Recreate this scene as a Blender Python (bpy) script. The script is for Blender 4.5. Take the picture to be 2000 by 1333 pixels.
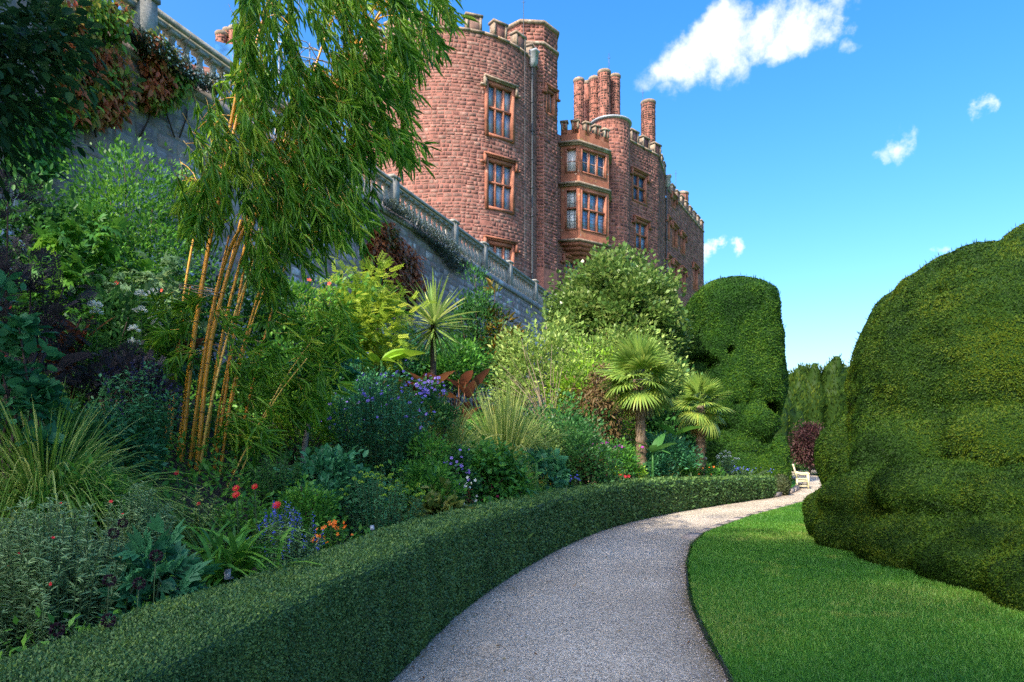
import bpy, math, random
import numpy as np
from mathutils import Matrix, Vector, Euler

for o in list(bpy.data.objects):
    bpy.data.objects.remove(o)
SC = bpy.context.scene
COL = SC.collection
rng = np.random.default_rng(11)
random.seed(5)
R = math.radians

# ------------------------------------------------------------------ camera
EYE, FPX, CX, HY = 1.6, 1333.0, 1000.0, 870.0      # eye height, focal length and horizon measured on the photograph
cam = bpy.data.cameras.new('camera')
cam.sensor_width, cam.lens = 36.0, 24.0
cam.shift_y = (HY - 666.5) / 2000.0
cam.clip_end = 2000.0
cam_o = bpy.data.objects.new('camera', cam)
cam_o.location = (0, 0, EYE)
cam_o.rotation_euler = (R(90), 0, 0)
COL.objects.link(cam_o)
SC.camera = cam_o

# ------------------------------------------------------------------ sky and sun
SUN_A, SUN_EL = 36.0, 43.0                          # sun behind the viewer's left shoulder
SUN_DIR = np.array([-math.sin(R(SUN_A)) * math.cos(R(SUN_EL)), -math.cos(R(SUN_A)) * math.cos(R(SUN_EL)), math.sin(R(SUN_EL))])
world = bpy.data.worlds.new('World')
SC.world = world
world.use_nodes = True
wn, wl = world.node_tree.nodes, world.node_tree.links
wn.clear()
w_out = wn.new('ShaderNodeOutputWorld')
w_bg = wn.new('ShaderNodeBackground')
w_bg.inputs['Strength'].default_value = 0.15
sky = wn.new('ShaderNodeTexSky')
sky.sky_type = 'NISHITA'
sky.sun_disc = False
sky.sun_elevation = R(SUN_EL)
sky.sun_rotation = math.atan2(SUN_DIR[0], SUN_DIR[1])
sky.air_density, sky.dust_density, sky.ozone_density = 1.0, 3.0, 3.0
w_hs = wn.new('ShaderNodeHueSaturation')
w_hs.inputs['Saturation'].default_value = 1.4
w_hs.inputs['Hue'].default_value = 0.503
w_hs.inputs['Value'].default_value = 0.82
wl.new(sky.outputs[0], w_hs.inputs['Color'])
tc = wn.new('ShaderNodeTexCoord')
w_no = wn.new('ShaderNodeTexNoise')
w_no.inputs['Scale'].default_value = 9.0
w_no.inputs['Detail'].default_value = 8.0
w_no.inputs['Roughness'].default_value = 0.62
w_n2 = wn.new('ShaderNodeTexNoise')
w_n2.inputs['Scale'].default_value = 26.0
w_n2.inputs['Detail'].default_value = 6.0
w_n2.inputs['Roughness'].default_value = 0.65
for n_ in (w_no, w_n2):
    wl.new(tc.outputs['Generated'], n_.inputs['Vector'])
w_sub = wn.new('ShaderNodeVectorMath'); w_sub.operation = 'SUBTRACT'; w_sub.inputs[1].default_value = (.5, .5, .5)
wl.new(w_no.outputs['Color'], w_sub.inputs[0])
w_scl = wn.new('ShaderNodeVectorMath'); w_scl.operation = 'SCALE'; w_scl.inputs['Scale'].default_value = 0.115
wl.new(w_sub.outputs[0], w_scl.inputs[0])
w_add = wn.new('ShaderNodeVectorMath'); w_add.operation = 'ADD'
wl.new(tc.outputs['Generated'], w_add.inputs[0]); wl.new(w_scl.outputs[0], w_add.inputs[1])
# puffs of cloud as directions on the sky (x right, y ahead, z up) with an angular radius and a weight
PUFFS = [(1262, 158, 48, .55), (1300, 128, 52, .8), (1340, 118, 66, 1.0), (1385, 92, 68, 1.05), (1430, 40, 66, 1.05), (1450, 78, 70, 1.0),
         (1500, 62, 60, .95), (1550, 68, 58, .95), (1590, 55, 58, .95), (1630, 20, 52, .95), (1640, -20, 50, .9), (1650, 88, 30, .5),
         (1740, 283, 34, .72), (1715, 300, 26, .6), (1772, 262, 28, .6), (1895, 226, 26, .7), (1665, 318, 18, .5),
         (1396, 497, 22, .95), (1418, 492, 16, .75), (1446, 497, 20, .85), (1790, 480, 24, .62), (1820, 490, 22, .6), (1300, 170, 40, .5)]
puffs = []
for px, py, r, w in PUFFS:
    v = np.array([(px - CX) / FPX, 1.0, (HY - py) / FPX])
    k = 1 / np.linalg.norm(v)
    puffs.append((v * k, r / FPX * k * 1.28, w * 1.1))
for az in (78, 112, 150, 195, 233, 262, 290):    # the same fair weather all round
    for j in range(5):
        e = 18 + 22 * random.random() + j
        a = az + j * 3.2 + random.random() * 2
        puffs.append((np.array([math.sin(R(a)) * math.cos(R(e)), math.cos(R(a)) * math.cos(R(e)), math.sin(R(e))]), .04 + .03 * random.random(), .6 + .4 * random.random()))
acc = None
for v, r, w in puffs:
    dn = wn.new('ShaderNodeVectorMath'); dn.operation = 'DISTANCE'
    dn.inputs[1].default_value = tuple(v)
    wl.new(w_add.outputs[0], dn.inputs[0])
    mr = wn.new('ShaderNodeMapRange'); mr.interpolation_type = 'SMOOTHSTEP'
    mr.inputs['From Min'].default_value = r
    mr.inputs['From Max'].default_value = 0.0
    mr.inputs['To Min'].default_value = 0.0
    mr.inputs['To Max'].default_value = w
    wl.new(dn.outputs['Value'], mr.inputs['Value'])
    if acc is None:
        acc = mr.outputs[0]
    else:
        ad = wn.new('ShaderNodeMath'); ad.operation = 'MAXIMUM'
        wl.new(acc, ad.inputs[0]); wl.new(mr.outputs[0], ad.inputs[1]); acc = ad.outputs[0]
w_m = wn.new('ShaderNodeMath'); w_m.operation = 'MULTIPLY_ADD'
wl.new(w_n2.outputs['Fac'], w_m.inputs[0]); w_m.inputs[1].default_value = 1.15; wl.new(acc, w_m.inputs[2])
w_dens = wn.new('ShaderNodeMapRange'); w_dens.interpolation_type = 'SMOOTHSTEP'
w_dens.inputs['From Min'].default_value = 0.78; w_dens.inputs['From Max'].default_value = 1.7
wl.new(w_m.outputs[0], w_dens.inputs['Value'])
w_gate = wn.new('ShaderNodeMath'); w_gate.operation = 'MULTIPLY'
w_g2 = wn.new('ShaderNodeMapRange'); w_g2.inputs['From Min'].default_value = 0.02; w_g2.inputs['From Max'].default_value = 0.30
wl.new(acc, w_g2.inputs['Value'])
wl.new(w_dens.outputs[0], w_gate.inputs[0]); wl.new(w_g2.outputs[0], w_gate.inputs[1])
w_mix = wn.new('ShaderNodeMix'); w_mix.data_type = 'RGBA'
wl.new(w_gate.outputs[0], w_mix.inputs['Factor'])
wl.new(w_hs.outputs[0], w_mix.inputs['A'])
w_mix.inputs['B'].default_value = (2.7, 2.75, 2.85, 1)
wl.new(w_mix.outputs['Result'], w_bg.inputs['Color'])
wl.new(w_bg.outputs[0], w_out.inputs[0])

sun = bpy.data.lights.new('sun', 'SUN')
sun.energy, sun.angle, sun.color = 2.4, R(0.8), (1.0, .88, .72)
sun_o = bpy.data.objects.new('sun', sun)
sun_o.rotation_euler = Vector(SUN_DIR).to_track_quat('Z', 'Y').to_euler()
COL.objects.link(sun_o)

SC.view_settings.view_transform = 'Standard'
SC.view_settings.look = 'None'
SC.view_settings.exposure = 1.75
SC.view_settings.gamma = 1.0
SC.view_settings.use_curve_mapping = False
SC.cycles.max_bounces = 10
SC.cycles.diffuse_bounces = 7
SC.cycles.glossy_bounces = 2
SC.cycles.transmission_bounces = 4
SC.cycles.transparent_max_bounces = 4
SC.cycles.caustics_reflective = False
SC.cycles.caustics_refractive = False
SC.cycles.use_denoising = False

# ------------------------------------------------------------------ helpers
def nrm(v):
    return v / np.maximum(np.linalg.norm(v, axis=-1, keepdims=True), 1e-9)

def P(px, py, d):
    return np.array([(px - CX) * d / FPX, d, EYE + (HY - py) * d / FPX])

def rand3(n):
    return nrm(rng.normal(size=(n, 3)))

LOC = {}

def tag(o, label=None, cat=None, group=None, kind=None):
    if label: o['label'] = label
    if cat: o['category'] = cat
    if group: o['group'] = group
    if kind: o['kind'] = kind
    return o

def thing(name, label, cat, loc, group=None):
    o = bpy.data.objects.new(name, None)
    o.empty_display_size = .2
    o.location = tuple(loc)
    COL.objects.link(o)
    LOC[o.name] = np.array(loc, float)
    return tag(o, label, cat, group)

class Geo:
    def __init__(self):
        self.V, self.Q, self.T, self.A, self.n = [], [], [], [], 0
    def add(self, V, quads=None, tris=None, tint=0.5):
        V = np.asarray(V, float).reshape(-1, 3)
        if quads is not None and len(quads): self.Q.append(np.asarray(quads, int).reshape(-1, 4) + self.n)
        if tris is not None and len(tris): self.T.append(np.asarray(tris, int).reshape(-1, 3) + self.n)
        self.V.append(V)
        self.A.append(np.broadcast_to(np.asarray(tint, float).reshape(-1) if np.ndim(tint) else np.full(len(V), float(tint)), (len(V),)))
        self.n += len(V)
    def box(self, o, ax, ay, az, x, y, z, tint=.5):
        o, ax, ay, az = map(lambda a: np.asarray(a, float), (o, ax, ay, az))
        v = [o + ax * x[i] + ay * y[j] + az * z[k] for k in (0, 1) for j in (0, 1) for i in (0, 1)]
        self.add(v, [(0, 2, 3, 1), (4, 5, 7, 6), (0, 1, 5, 4), (2, 6, 7, 3), (0, 4, 6, 2), (1, 3, 7, 5)], tint=tint)
    def tube(self, pts, rad, n=6, tint=.5, cap=True):
        pts = np.asarray(pts, float); m = len(pts)
        rad = np.broadcast_to(np.asarray(rad, float), (m,))
        t = np.gradient(pts, axis=0); t = nrm(t)
        ref = np.array([0, 0, 1.]) if abs(t[:, 2]).mean() < .8 else np.array([1., 0, 0])
        s = nrm(np.cross(t, ref)); b = np.cross(s, t)
        a = np.arange(n) * 2 * math.pi / n
        ring = pts[:, None] + rad[:, None, None] * (np.cos(a)[None, :, None] * s[:, None] + np.sin(a)[None, :, None] * b[:, None])
        V = ring.reshape(-1, 3); q = []
        for i in range(m - 1):
            for j in range(n):
                q.append((i * n + j, i * n + (j + 1) % n, (i + 1) * n + (j + 1) % n, (i + 1) * n + j))
        tr = []
        if cap:
            V = np.vstack([V, pts[:1], pts[-1:]])
            for j in range(n):
                tr.append((m * n, (j + 1) % n, j)); tr.append((m * n + 1, (m - 1) * n + j, (m - 1) * n + (j + 1) % n))
        self.add(V, q, tr, tint)
    def lathe(self, c, prof, n=16, tint=.5):
        c = np.asarray(c, float); a = np.arange(n) * 2 * math.pi / n
        V = np.array([[c[0] + r * math.cos(x), c[1] + r * math.sin(x), c[2] + z] for r, z in prof for x in a]); q = []
        for i in range(len(prof) - 1):
            for j in range(n):
                q.append((i * n + j, i * n + (j + 1) % n, (i + 1) * n + (j + 1) % n, (i + 1) * n + j))
        self.add(V, q, tint=tint)
    def mesh(self, name, off=(0, 0, 0)):
        V = np.vstack(self.V) - np.asarray(off)
        Q = np.vstack(self.Q) if self.Q else np.zeros((0, 4), int)
        T = np.vstack(self.T) if self.T else np.zeros((0, 3), int)
        me = bpy.data.meshes.new(name)
        me.vertices.add(len(V)); me.vertices.foreach_set('co', V.astype(np.float32).ravel())
        li = np.concatenate([Q.ravel(), T.ravel()]).astype(np.int32)
        me.loops.add(len(li)); me.loops.foreach_set('vertex_index', li)
        st = np.concatenate([np.arange(len(Q)) * 4, len(Q) * 4 + np.arange(len(T)) * 3]).astype(np.int32)
        me.polygons.add(len(st)); me.polygons.foreach_set('loop_start', st)
        at = me.attributes.new('tint', 'FLOAT', 'POINT')
        at.data.foreach_set('value', np.concatenate(self.A).astype(np.float32))
        me.update(calc_edges=True)
        return me
    def build(self, name, mat, parent=None, smooth=False, kind=None):
        off = LOC[parent.name] if parent is not None else np.zeros(3)
        me = self.mesh(name, off)
        me.materials.append(mat)
        if smooth: me.polygons.foreach_set('use_smooth', [True] * len(me.polygons))
        o = bpy.data.objects.new(name, me)
        COL.objects.link(o)
        if parent is not None: o.parent = parent
        LOC[o.name] = off
        if kind: o['kind'] = kind
        return o

def place(name, me, parent, loc, rot=None, scale=1.0, mat=None):
    """an object sharing mesh data, set at a world position under its thing"""
    o = bpy.data.objects.new(name, me)
    m = Matrix.Translation(Vector(np.asarray(loc) - LOC[parent.name]))
    if rot is not None: m = m @ rot.to_4x4()
    s = scale if np.ndim(scale) else (scale,) * 3
    o.matrix_local = m @ Matrix.Diagonal((*s, 1))
    COL.objects.link(o)
    o.parent = parent
    LOC[o.name] = np.asarray(loc, float)
    return o

def basis(dirv, upv=(0, 0, 1)):
    """rotation with local x along dirv and local z near upv"""
    x = Vector(dirv).normalized(); z = Vector(upv); y = z.cross(x)
    if y.length < 1e-4: y = Vector((0, 1, 0)).cross(x)
    y.normalize(); z = x.cross(y)
    return Matrix((x, y, z)).transposed()

# leaf templates: rows are (along, across, lift)
SH = {
 'diamond': (np.array([(0, 0, 0), (.45, .5, .06), (1, 0, -.05), (.45, -.5, .06)]), [(0, 1, 2, 3)]),
 'oval': (np.array([(0, 0, 0), (.28, .46, .06), (.68, .42, .02), (1, 0, -.12), (.68, -.42, .02), (.28, -.46, .06)]), [(0, 1, 2, 3), (0, 3, 4, 5)]),
 'lance': (np.array([(0, 0, 0), (.3, .5, .03), (.7, .3, -.06), (1, 0, -.22), (.7, -.3, -.06), (.3, -.5, .03)]), [(0, 1, 2, 3), (0, 3, 4, 5)]),
}
def palmate(n=7, spread=200, w=.17):
    V, Q = [], []
    for i in range(n):
        a = R(-spread / 2 + spread * i / (n - 1)); l = 1 - .35 * abs(i - (n - 1) / 2) / ((n - 1) / 2)
        ca, sa = math.cos(a), math.sin(a)
        for t, s, z in ((0, 0, 0), (.55 * l, w, .05), (l, 0, -.14), (.55 * l, -w, .05)):
            V.append((t * ca - s * sa, t * sa + s * ca, z))
        Q.append((4 * i, 4 * i + 1, 4 * i + 2, 4 * i + 3))
    return np.array(V), Q
SH['palmate'] = palmate(7, 210)
SH['trifid'] = palmate(5, 130, .22)
def pinnate(n=5):
    V, Q = [], []
    for i in range(n):
        for sgn in (-1, 1):
            t0 = .15 + .8 * i / n; b = len(V)
            for t, s in ((0, 0), (.14, .10), (.2, .5), (.02, .22)):
                V.append((t0 + t, sgn * s, -.1 * t0))
            Q.append((b, b + 1, b + 2, b + 3))
    return np.array(V), Q
SH['pinnate'] = pinnate(5)

def leaves(g, pos, dirs, nors, L, W, shape='oval', tint=None):
    tv, tq = SH[shape]
    n, k = len(pos), len(tv)
    if n == 0: return
    dirs = nrm(dirs); side = nrm(np.cross(nors, dirs)); up = np.cross(dirs, side)
    L = np.broadcast_to(np.asarray(L, float), (n,))[:, None, None]
    W = np.broadcast_to(np.asarray(W, float), (n,))[:, None, None]
    V = pos[:, None] + dirs[:, None] * tv[None, :, :1] * L + side[:, None] * tv[None, :, 1:2] * W + up[:, None] * tv[None, :, 2:] * L
    Q = (np.array(tq)[None] + (np.arange(n) * k)[:, None, None]).reshape(-1, 4)
    if tint is None: tint = rng.random(n)
    g.add(V.reshape(-1, 3), Q, tint=np.repeat(tint, k))

def ribbons(g, base, dirs, L, W, droop, nseg=4, tint=None, twist=.3):
    n = len(base); dirs = nrm(dirs)
    L = np.broadcast_to(np.asarray(L, float), (n,)); W = np.broadcast_to(np.asarray(W, float), (n,)); droop = np.broadcast_to(np.asarray(droop, float), (n,))
    t = np.linspace(0, 1, nseg + 1)
    c = base[:, None] + dirs[:, None] * (L[:, None] * t)[:, :, None]
    c[:, :, 2] -= (droop * L)[:, None] * t ** 2.2
    side = nrm(np.cross(dirs, np.array([0, 0, 1.]) + rng.normal(size=(n, 3)) * twist))
    prof = np.minimum(1, .55 + t * 1.5) * (1 - t ** 3) ** .8
    off = side[:, None] * (W[:, None] * prof * .5)[:, :, None]
    V = np.stack([c - off, c + off], 2).reshape(n, -1, 3)
    k = 2 * (nseg + 1)
    q = np.array([(2 * i, 2 * i + 1, 2 * i + 3, 2 * i + 2) for i in range(nseg)])
    Q = (q[None] + (np.arange(n) * k)[:, None, None]).reshape(-1, 4)
    if tint is None: tint = rng.random(n)
    g.add(V.reshape(-1, 3), Q, tint=np.repeat(tint, k))

def vnoise(p, scale=1.0, seed=0):
    p = np.asarray(p, float) * scale
    i = np.floor(p).astype(np.int64); f = p - i; f = f * f * (3 - 2 * f)
    def h(a, b, c):
        x = (a * 374761393 + b * 668265263 + c * 2147483647 + seed * 1274126177) & 0xffffffff
        x = ((x ^ (x >> 13)) * 1274126177) & 0xffffffff
        return ((x ^ (x >> 16)) & 0xffff) / 65535.0
    r = 0
    for dx in (0, 1):
        for dy in (0, 1):
            for dz in (0, 1):
                w = (f[..., 0] if dx else 1 - f[..., 0]) * (f[..., 1] if dy else 1 - f[..., 1]) * (f[..., 2] if dz else 1 - f[..., 2])
                r = r + w * h(i[..., 0] + dx, i[..., 1] + dy, i[..., 2] + dz)
    return r

def sdf_mesh(f, lo, hi, h):
    """surface nets: one continuous skin round f < 0"""
    lo, hi = np.asarray(lo, float), np.asarray(hi, float)
    n = np.ceil((hi - lo) / h).astype(int) + 1
    ax = [lo[i] + np.arange(n[i]) * h for i in range(3)]
    G = np.stack(np.meshgrid(*ax, indexing='ij'), -1)
    S = f(G)
    c = np.zeros((n[0] - 1, n[1] - 1, n[2] - 1, 3)); cnt = np.zeros(c.shape[:3])
    cor = [(i, j, k) for i in (0, 1) for j in (0, 1) for k in (0, 1)]
    def sub(A, o): return A[o[0]:o[0] + n[0] - 1, o[1]:o[1] + n[1] - 1, o[2]:o[2] + n[2] - 1]
    for a in cor:
        for d in range(3):
            if a[d]: continue
            b = list(a); b[d] = 1
            sa, sb = sub(S, a), sub(S, b)
            m = (sa < 0) != (sb < 0)
            t = np.where(m, sa / np.where(m, sa - sb, 1), 0)
            p = sub(G, a) * (1 - t[..., None]) + sub(G, b) * t[..., None]
            c += np.where(m[..., None], p, 0); cnt += m
    act = cnt > 0
    idx = -np.ones(act.shape, int); idx[act] = np.arange(act.sum())
    V = c[act] / cnt[act][:, None]
    Q = []
    for d in range(3):
        e1, e2 = [(1, 2), (2, 0), (0, 1)][d]
        sl0 = [slice(1, -1)] * 3; sl0[d] = slice(0, -1)
        sl1 = [slice(1, -1)] * 3; sl1[d] = slice(1, None)
        A, B = S[tuple(sl0)], S[tuple(sl1)]
        m = (A < 0) != (B < 0)
        ii = np.argwhere(m)
        if not len(ii): continue
        o = np.array([1, 1, 1]); o[d] = 0
        ii = ii + o
        def cell(a, b):
            q = ii.copy(); q[:, e1] -= a; q[:, e2] -= b
            return idx[q[:, 0], q[:, 1], q[:, 2]]
        q = np.stack([cell(1, 1), cell(0, 1), cell(0, 0), cell(1, 0)], 1)
        flip = (A < 0)[m]
        q[~flip] = q[~flip][:, ::-1]
        Q.append(q)
    Q = np.vstack(Q)
    return V, Q[(Q >= 0).all(1)]

def smin(a, b, k):
    h = np.clip(.5 + .5 * (b - a) / k, 0, 1)
    return b * (1 - h) + a * h - k * h * (1 - h)

def ell(p, c, r):
    q = (p - np.asarray(c)) / np.asarray(r)
    l = np.linalg.norm(q, axis=-1)
    return (l - 1) * l / np.maximum(np.linalg.norm(q / np.asarray(r), axis=-1), 1e-6)

def sample_quads(V, Q, density):
    """points and normals on a quad skin, density(points) per square metre"""
    a, b, c, d = (V[Q[:, i]] for i in range(4))
    n = np.cross(c - a, d - b); ar = np.linalg.norm(n, axis=1) * .5
    n = nrm(n); cen = (a + b + c + d) / 4
    w = ar * density(cen, n)
    cnt = rng.poisson(w)
    k = np.repeat(np.arange(len(Q)), cnt)
    u, v = rng.random(len(k))[:, None], rng.random(len(k))[:, None]
    p = (a[k] * (1 - u) + b[k] * u) * (1 - v) + (d[k] * (1 - u) + c[k] * u) * v
    return p, n[k]

def in_poly(x, y, poly):
    r = np.zeros(len(x), bool); j = len(poly) - 1
    for i in range(len(poly)):
        xi, yi = poly[i]; xj, yj = poly[j]
        m = ((yi > y) != (yj > y)) & (x < (xj - xi) * (y - yi) / (yj - yi + 1e-9) + xi)
        r ^= m; j = i
    return r

def poly_samples(poly, n):
    p = np.array(poly, float); lo, hi = p.min(0), p.max(0); out = np.zeros((0, 2))
    while len(out) < n:
        s = lo + rng.random((n * 3, 2)) * (hi - lo)
        out = np.vstack([out, s[in_poly(s[:, 0], s[:, 1], poly)]])
    return out[:n]

def spline(pts, n):
    p = np.asarray(pts, float)
    t = np.concatenate([[0], np.cumsum(np.linalg.norm(np.diff(p, axis=0), axis=1))])
    m = np.gradient(p, t, axis=0)
    s = np.linspace(0, t[-1], n); i = np.clip(np.searchsorted(t, s, side='right') - 1, 0, len(t) - 2)
    h = (t[i + 1] - t[i])[:, None]; u = ((s - t[i]) / h[:, 0])[:, None]
    return (2 * u**3 - 3 * u**2 + 1) * p[i] + (u**3 - 2 * u**2 + u) * h * m[i] + (-2 * u**3 + 3 * u**2) * p[i + 1] + (u**3 - u**2) * h * m[i + 1]

# ------------------------------------------------------------------ materials
def newmat(name):
    m = bpy.data.materials.new(name); m.use_nodes = True
    n, l = m.node_tree.nodes, m.node_tree.links
    n.clear()
    out = n.new('ShaderNodeOutputMaterial'); b = n.new('ShaderNodeBsdfPrincipled')
    l.new(b.outputs[0], out.inputs[0])
    return m, n, l, b, out

def ramp(n, stops):
    r = n.new('ShaderNodeValToRGB'); e = r.color_ramp.elements
    for i, (p, c) in enumerate(stops):
        x = e[i] if i < 2 else e.new(p)
        x.position = p; x.color = (*c, 1)
    return r

def noise(n, l, scale, detail=4, rough=.55, coord='Object', vec=None):
    t = n.new('ShaderNodeTexNoise'); t.inputs['Scale'].default_value = scale; t.inputs['Detail'].default_value = detail; t.inputs['Roughness'].default_value = rough
    if vec is None:
        g = n.new('ShaderNodeNewGeometry'); vec = g.outputs['Position']
    l.new(vec, t.inputs['Vector'])
    return t

def mixc(n, l, fac, a, b, mode='MIX'):
    m = n.new('ShaderNodeMix'); m.data_type = 'RGBA'; m.blend_type = mode
    for s, v in (('Factor', fac), ('A', a), ('B', b)):
        if hasattr(v, 'links'): l.new(v, m.inputs[s])
        elif isinstance(v, (int, float)): m.inputs[s].default_value = v
        else: m.inputs[s].default_value = (*v, 1)
    return m.outputs['Result']

def bump(n, l, b, src, strength=.5, dist=.02):
    bp = n.new('ShaderNodeBump'); bp.inputs['Strength'].default_value = strength; bp.inputs['Distance'].default_value = dist
    l.new(src, bp.inputs['Height']); l.new(bp.outputs[0], b.inputs['Normal'])

LEAF = {}
def leaf(name, cols, rough=.5, trans=.3, patch=.0, spec=.35, fine=0):
    """foliage: colour runs over the ramp with each leaf's own tint, light passes through the blade"""
    if name in LEAF: return LEAF[name]
    m, n, l, b, out = newmat('leaf_' + name)
    a = n.new('ShaderNodeAttribute'); a.attribute_name = 'tint'
    r = ramp(n, [(i / (len(cols) - 1), c) for i, c in enumerate(cols)])
    fac = a.outputs['Fac']
    if patch:
        t = noise(n, l, 1.6, 3)
        mm = n.new('ShaderNodeMath'); mm.operation = 'MULTIPLY_ADD'; mm.inputs[1].default_value = patch; l.new(t.outputs['Fac'], mm.inputs[0])
        m2 = n.new('ShaderNodeMath'); m2.operation = 'SUBTRACT'; m2.inputs[1].default_value = patch * .5
        l.new(fac, m2.inputs[0]); l.new(m2.outputs[0], mm.inputs[2]); fac = mm.outputs[0]
    l.new(fac, r.inputs[0])
    l.new(r.outputs[0], b.inputs['Base Color'])
    b.inputs['Roughness'].default_value = rough
    b.inputs['Specular IOR Level'].default_value = spec
    if fine:
        tf = noise(n, l, fine, 4, .7); bump(n, l, b, tf.outputs['Fac'], 1.0, .06)
    tr = n.new('ShaderNodeBsdfTranslucent')
    hs = n.new('ShaderNodeHueSaturation'); hs.inputs['Value'].default_value = 1.5; hs.inputs['Hue'].default_value = .485
    l.new(r.outputs[0], hs.inputs['Color']); l.new(hs.outputs[0], tr.inputs[0])
    mx = n.new('ShaderNodeMixShader'); mx.inputs[0].default_value = trans
    l.new(b.outputs[0], mx.inputs[1]); l.new(tr.outputs[0], mx.inputs[2]); l.new(mx.outputs[0], out.inputs[0])
    LEAF[name] = m
    return m

def plain(name, c, rough=.7, var=.25, scale=6, metal=0.0, bmp=.0, c2=None):
    m, n, l, b, out = newmat(name)
    t = noise(n, l, scale, 5)
    r = ramp(n, [(.3, tuple(x * (1 - var) for x in c)), (.7, c2 or tuple(min(1, x * (1 + var)) for x in c))])
    l.new(t.outputs['Fac'], r.inputs[0]); l.new(r.outputs[0], b.inputs['Base Color'])
    b.inputs['Roughness'].default_value = rough; b.inputs['Metallic'].default_value = metal
    if bmp: bump(n, l, b, t.outputs['Fac'], bmp, .02)
    return m

def stone(name, cols, lichen=None, lich_amt=.5, mscale=3.0, fine=18, bmp=.6, rough=.9, lscale=1.3, streak=0):
    """stones: each one its own tone (tint attribute or the object's own random), mottled, with patches of lichen"""
    m, n, l, b, out = newmat(name)
    a = n.new('ShaderNodeAttribute'); a.attribute_name = 'tint'
    r = ramp(n, [(i / (len(cols) - 1), c) for i, c in enumerate(cols)])
    l.new(a.outputs['Fac'], r.inputs[0])
    t1 = noise(n, l, mscale, 5, .6); t2 = noise(n, l, fine, 5, .65)
    r1 = ramp(n, [(.3, (.62, .62, .62)), (.7, (1.25, 1.22, 1.2))]); l.new(t1.outputs['Fac'], r1.inputs[0])
    r2 = ramp(n, [(.3, (.7, .7, .7)), (.72, (1.25, 1.25, 1.25))]); l.new(t2.outputs['Fac'], r2.inputs[0])
    if streak:
        ge = n.new('ShaderNodeNewGeometry'); mp = n.new('ShaderNodeMapping'); mp.inputs['Scale'].default_value = (1.6, 1.6, .16); l.new(ge.outputs['Position'], mp.inputs['Vector'])
        t4 = noise(n, l, 1.0, 6, .6, vec=mp.outputs[0]); r4 = ramp(n, [(.32, (1 - streak,) * 3), (.62, (1.12, 1.1, 1.08))]); l.new(t4.outputs['Fac'], r4.inputs[0])
        c0 = mixc(n, l, 1.0, r.outputs[0], r4.outputs[0], 'MULTIPLY')
    else: c0 = r.outputs[0]
    c = mixc(n, l, 1.0, c0, r1.outputs[0], 'MULTIPLY'); c = mixc(n, l, 1.0, c, r2.outputs[0], 'MULTIPLY')
    if lichen:
        for k, lc in enumerate(lichen):
            t3 = noise(n, l, lscale * (1 + .6 * k), 8, .68)
            mr = n.new('ShaderNodeMapRange'); mr.inputs['From Min'].default_value = .62 - .12 * lich_amt + .02 * k; mr.inputs['From Max'].default_value = .70 - .12 * lich_amt + .02 * k
            mr.inputs['To Max'].default_value = .85
            l.new(t3.outputs['Fac'], mr.inputs['Value'])
            c = mixc(n, l, mr.outputs[0], c, lc)
    l.new(c, b.inputs['Base Color']); b.inputs['Roughness'].default_value = rough
    b.inputs['Specular IOR Level'].default_value = .2
    bump(n, l, b, t2.outputs['Fac'], bmp, .03)
    return m

# ------------------------------------------------------------------ the lie of the land
WD = np.array([.3412, .9400]); WN = np.array([.9400, -.3412])     # direction and outward normal of the terrace wall
W0 = np.array([-8.1, 14.8])
def q_wall(x, y): return (x - W0[0]) * WN[0] + (y - W0[1]) * WN[1]
def bed_z(x, y):
    s = np.clip(1 - q_wall(x, y) / 9.0, 0, 1.05)
    return .12 + .40 * np.clip((17 - y) / 5, 0, 1) + 3.1 * s
def wall_d(px): return 13.47 / (.363 - (px - CX) / FPX)

HEDGE = np.array([(-1.38, -3), (-1.35, 1.0), (-1.22, 2.35), (-1.05, 3.3), (-.80, 4.6), (-.52, 6.3), (.18, 8.85), (1.64, 12.6), (3.53, 15.7), (5.37, 17.95), (8.05, 20.9)])
LEFT = np.vstack([HEDGE[:-1] - [.25, 0], [(8.0, 20.9), (8.95, 22.2), (11.07, 26.3), (12.6, 30), (13.4, 34), (13.6, 38)]])
RIGHT = np.array([(.95, -3), (1.0, 1), (1.15, 2.5), (1.33, 3.8), (1.46, 4.61), (1.6, 5.69), (1.76, 6.69), (2.27, 8.89), (2.82, 10.7), (3.4, 12.1), (4.22, 13.4), (5.26, 15.0), (7.33, 17.8), (8.7, 19.6), (11.3, 23), (13.6, 28), (15.3, 33), (16.6, 38)])

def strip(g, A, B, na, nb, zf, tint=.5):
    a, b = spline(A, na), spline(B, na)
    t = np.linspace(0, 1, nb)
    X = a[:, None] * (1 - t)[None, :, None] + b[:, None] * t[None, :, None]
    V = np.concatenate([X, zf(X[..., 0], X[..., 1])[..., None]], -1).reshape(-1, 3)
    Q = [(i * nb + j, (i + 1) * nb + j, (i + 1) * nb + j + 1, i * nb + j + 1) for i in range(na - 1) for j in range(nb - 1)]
    g.add(V, [q[::-1] for q in Q], tint=np.tile(t, na) if tint is None else tint)

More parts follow.
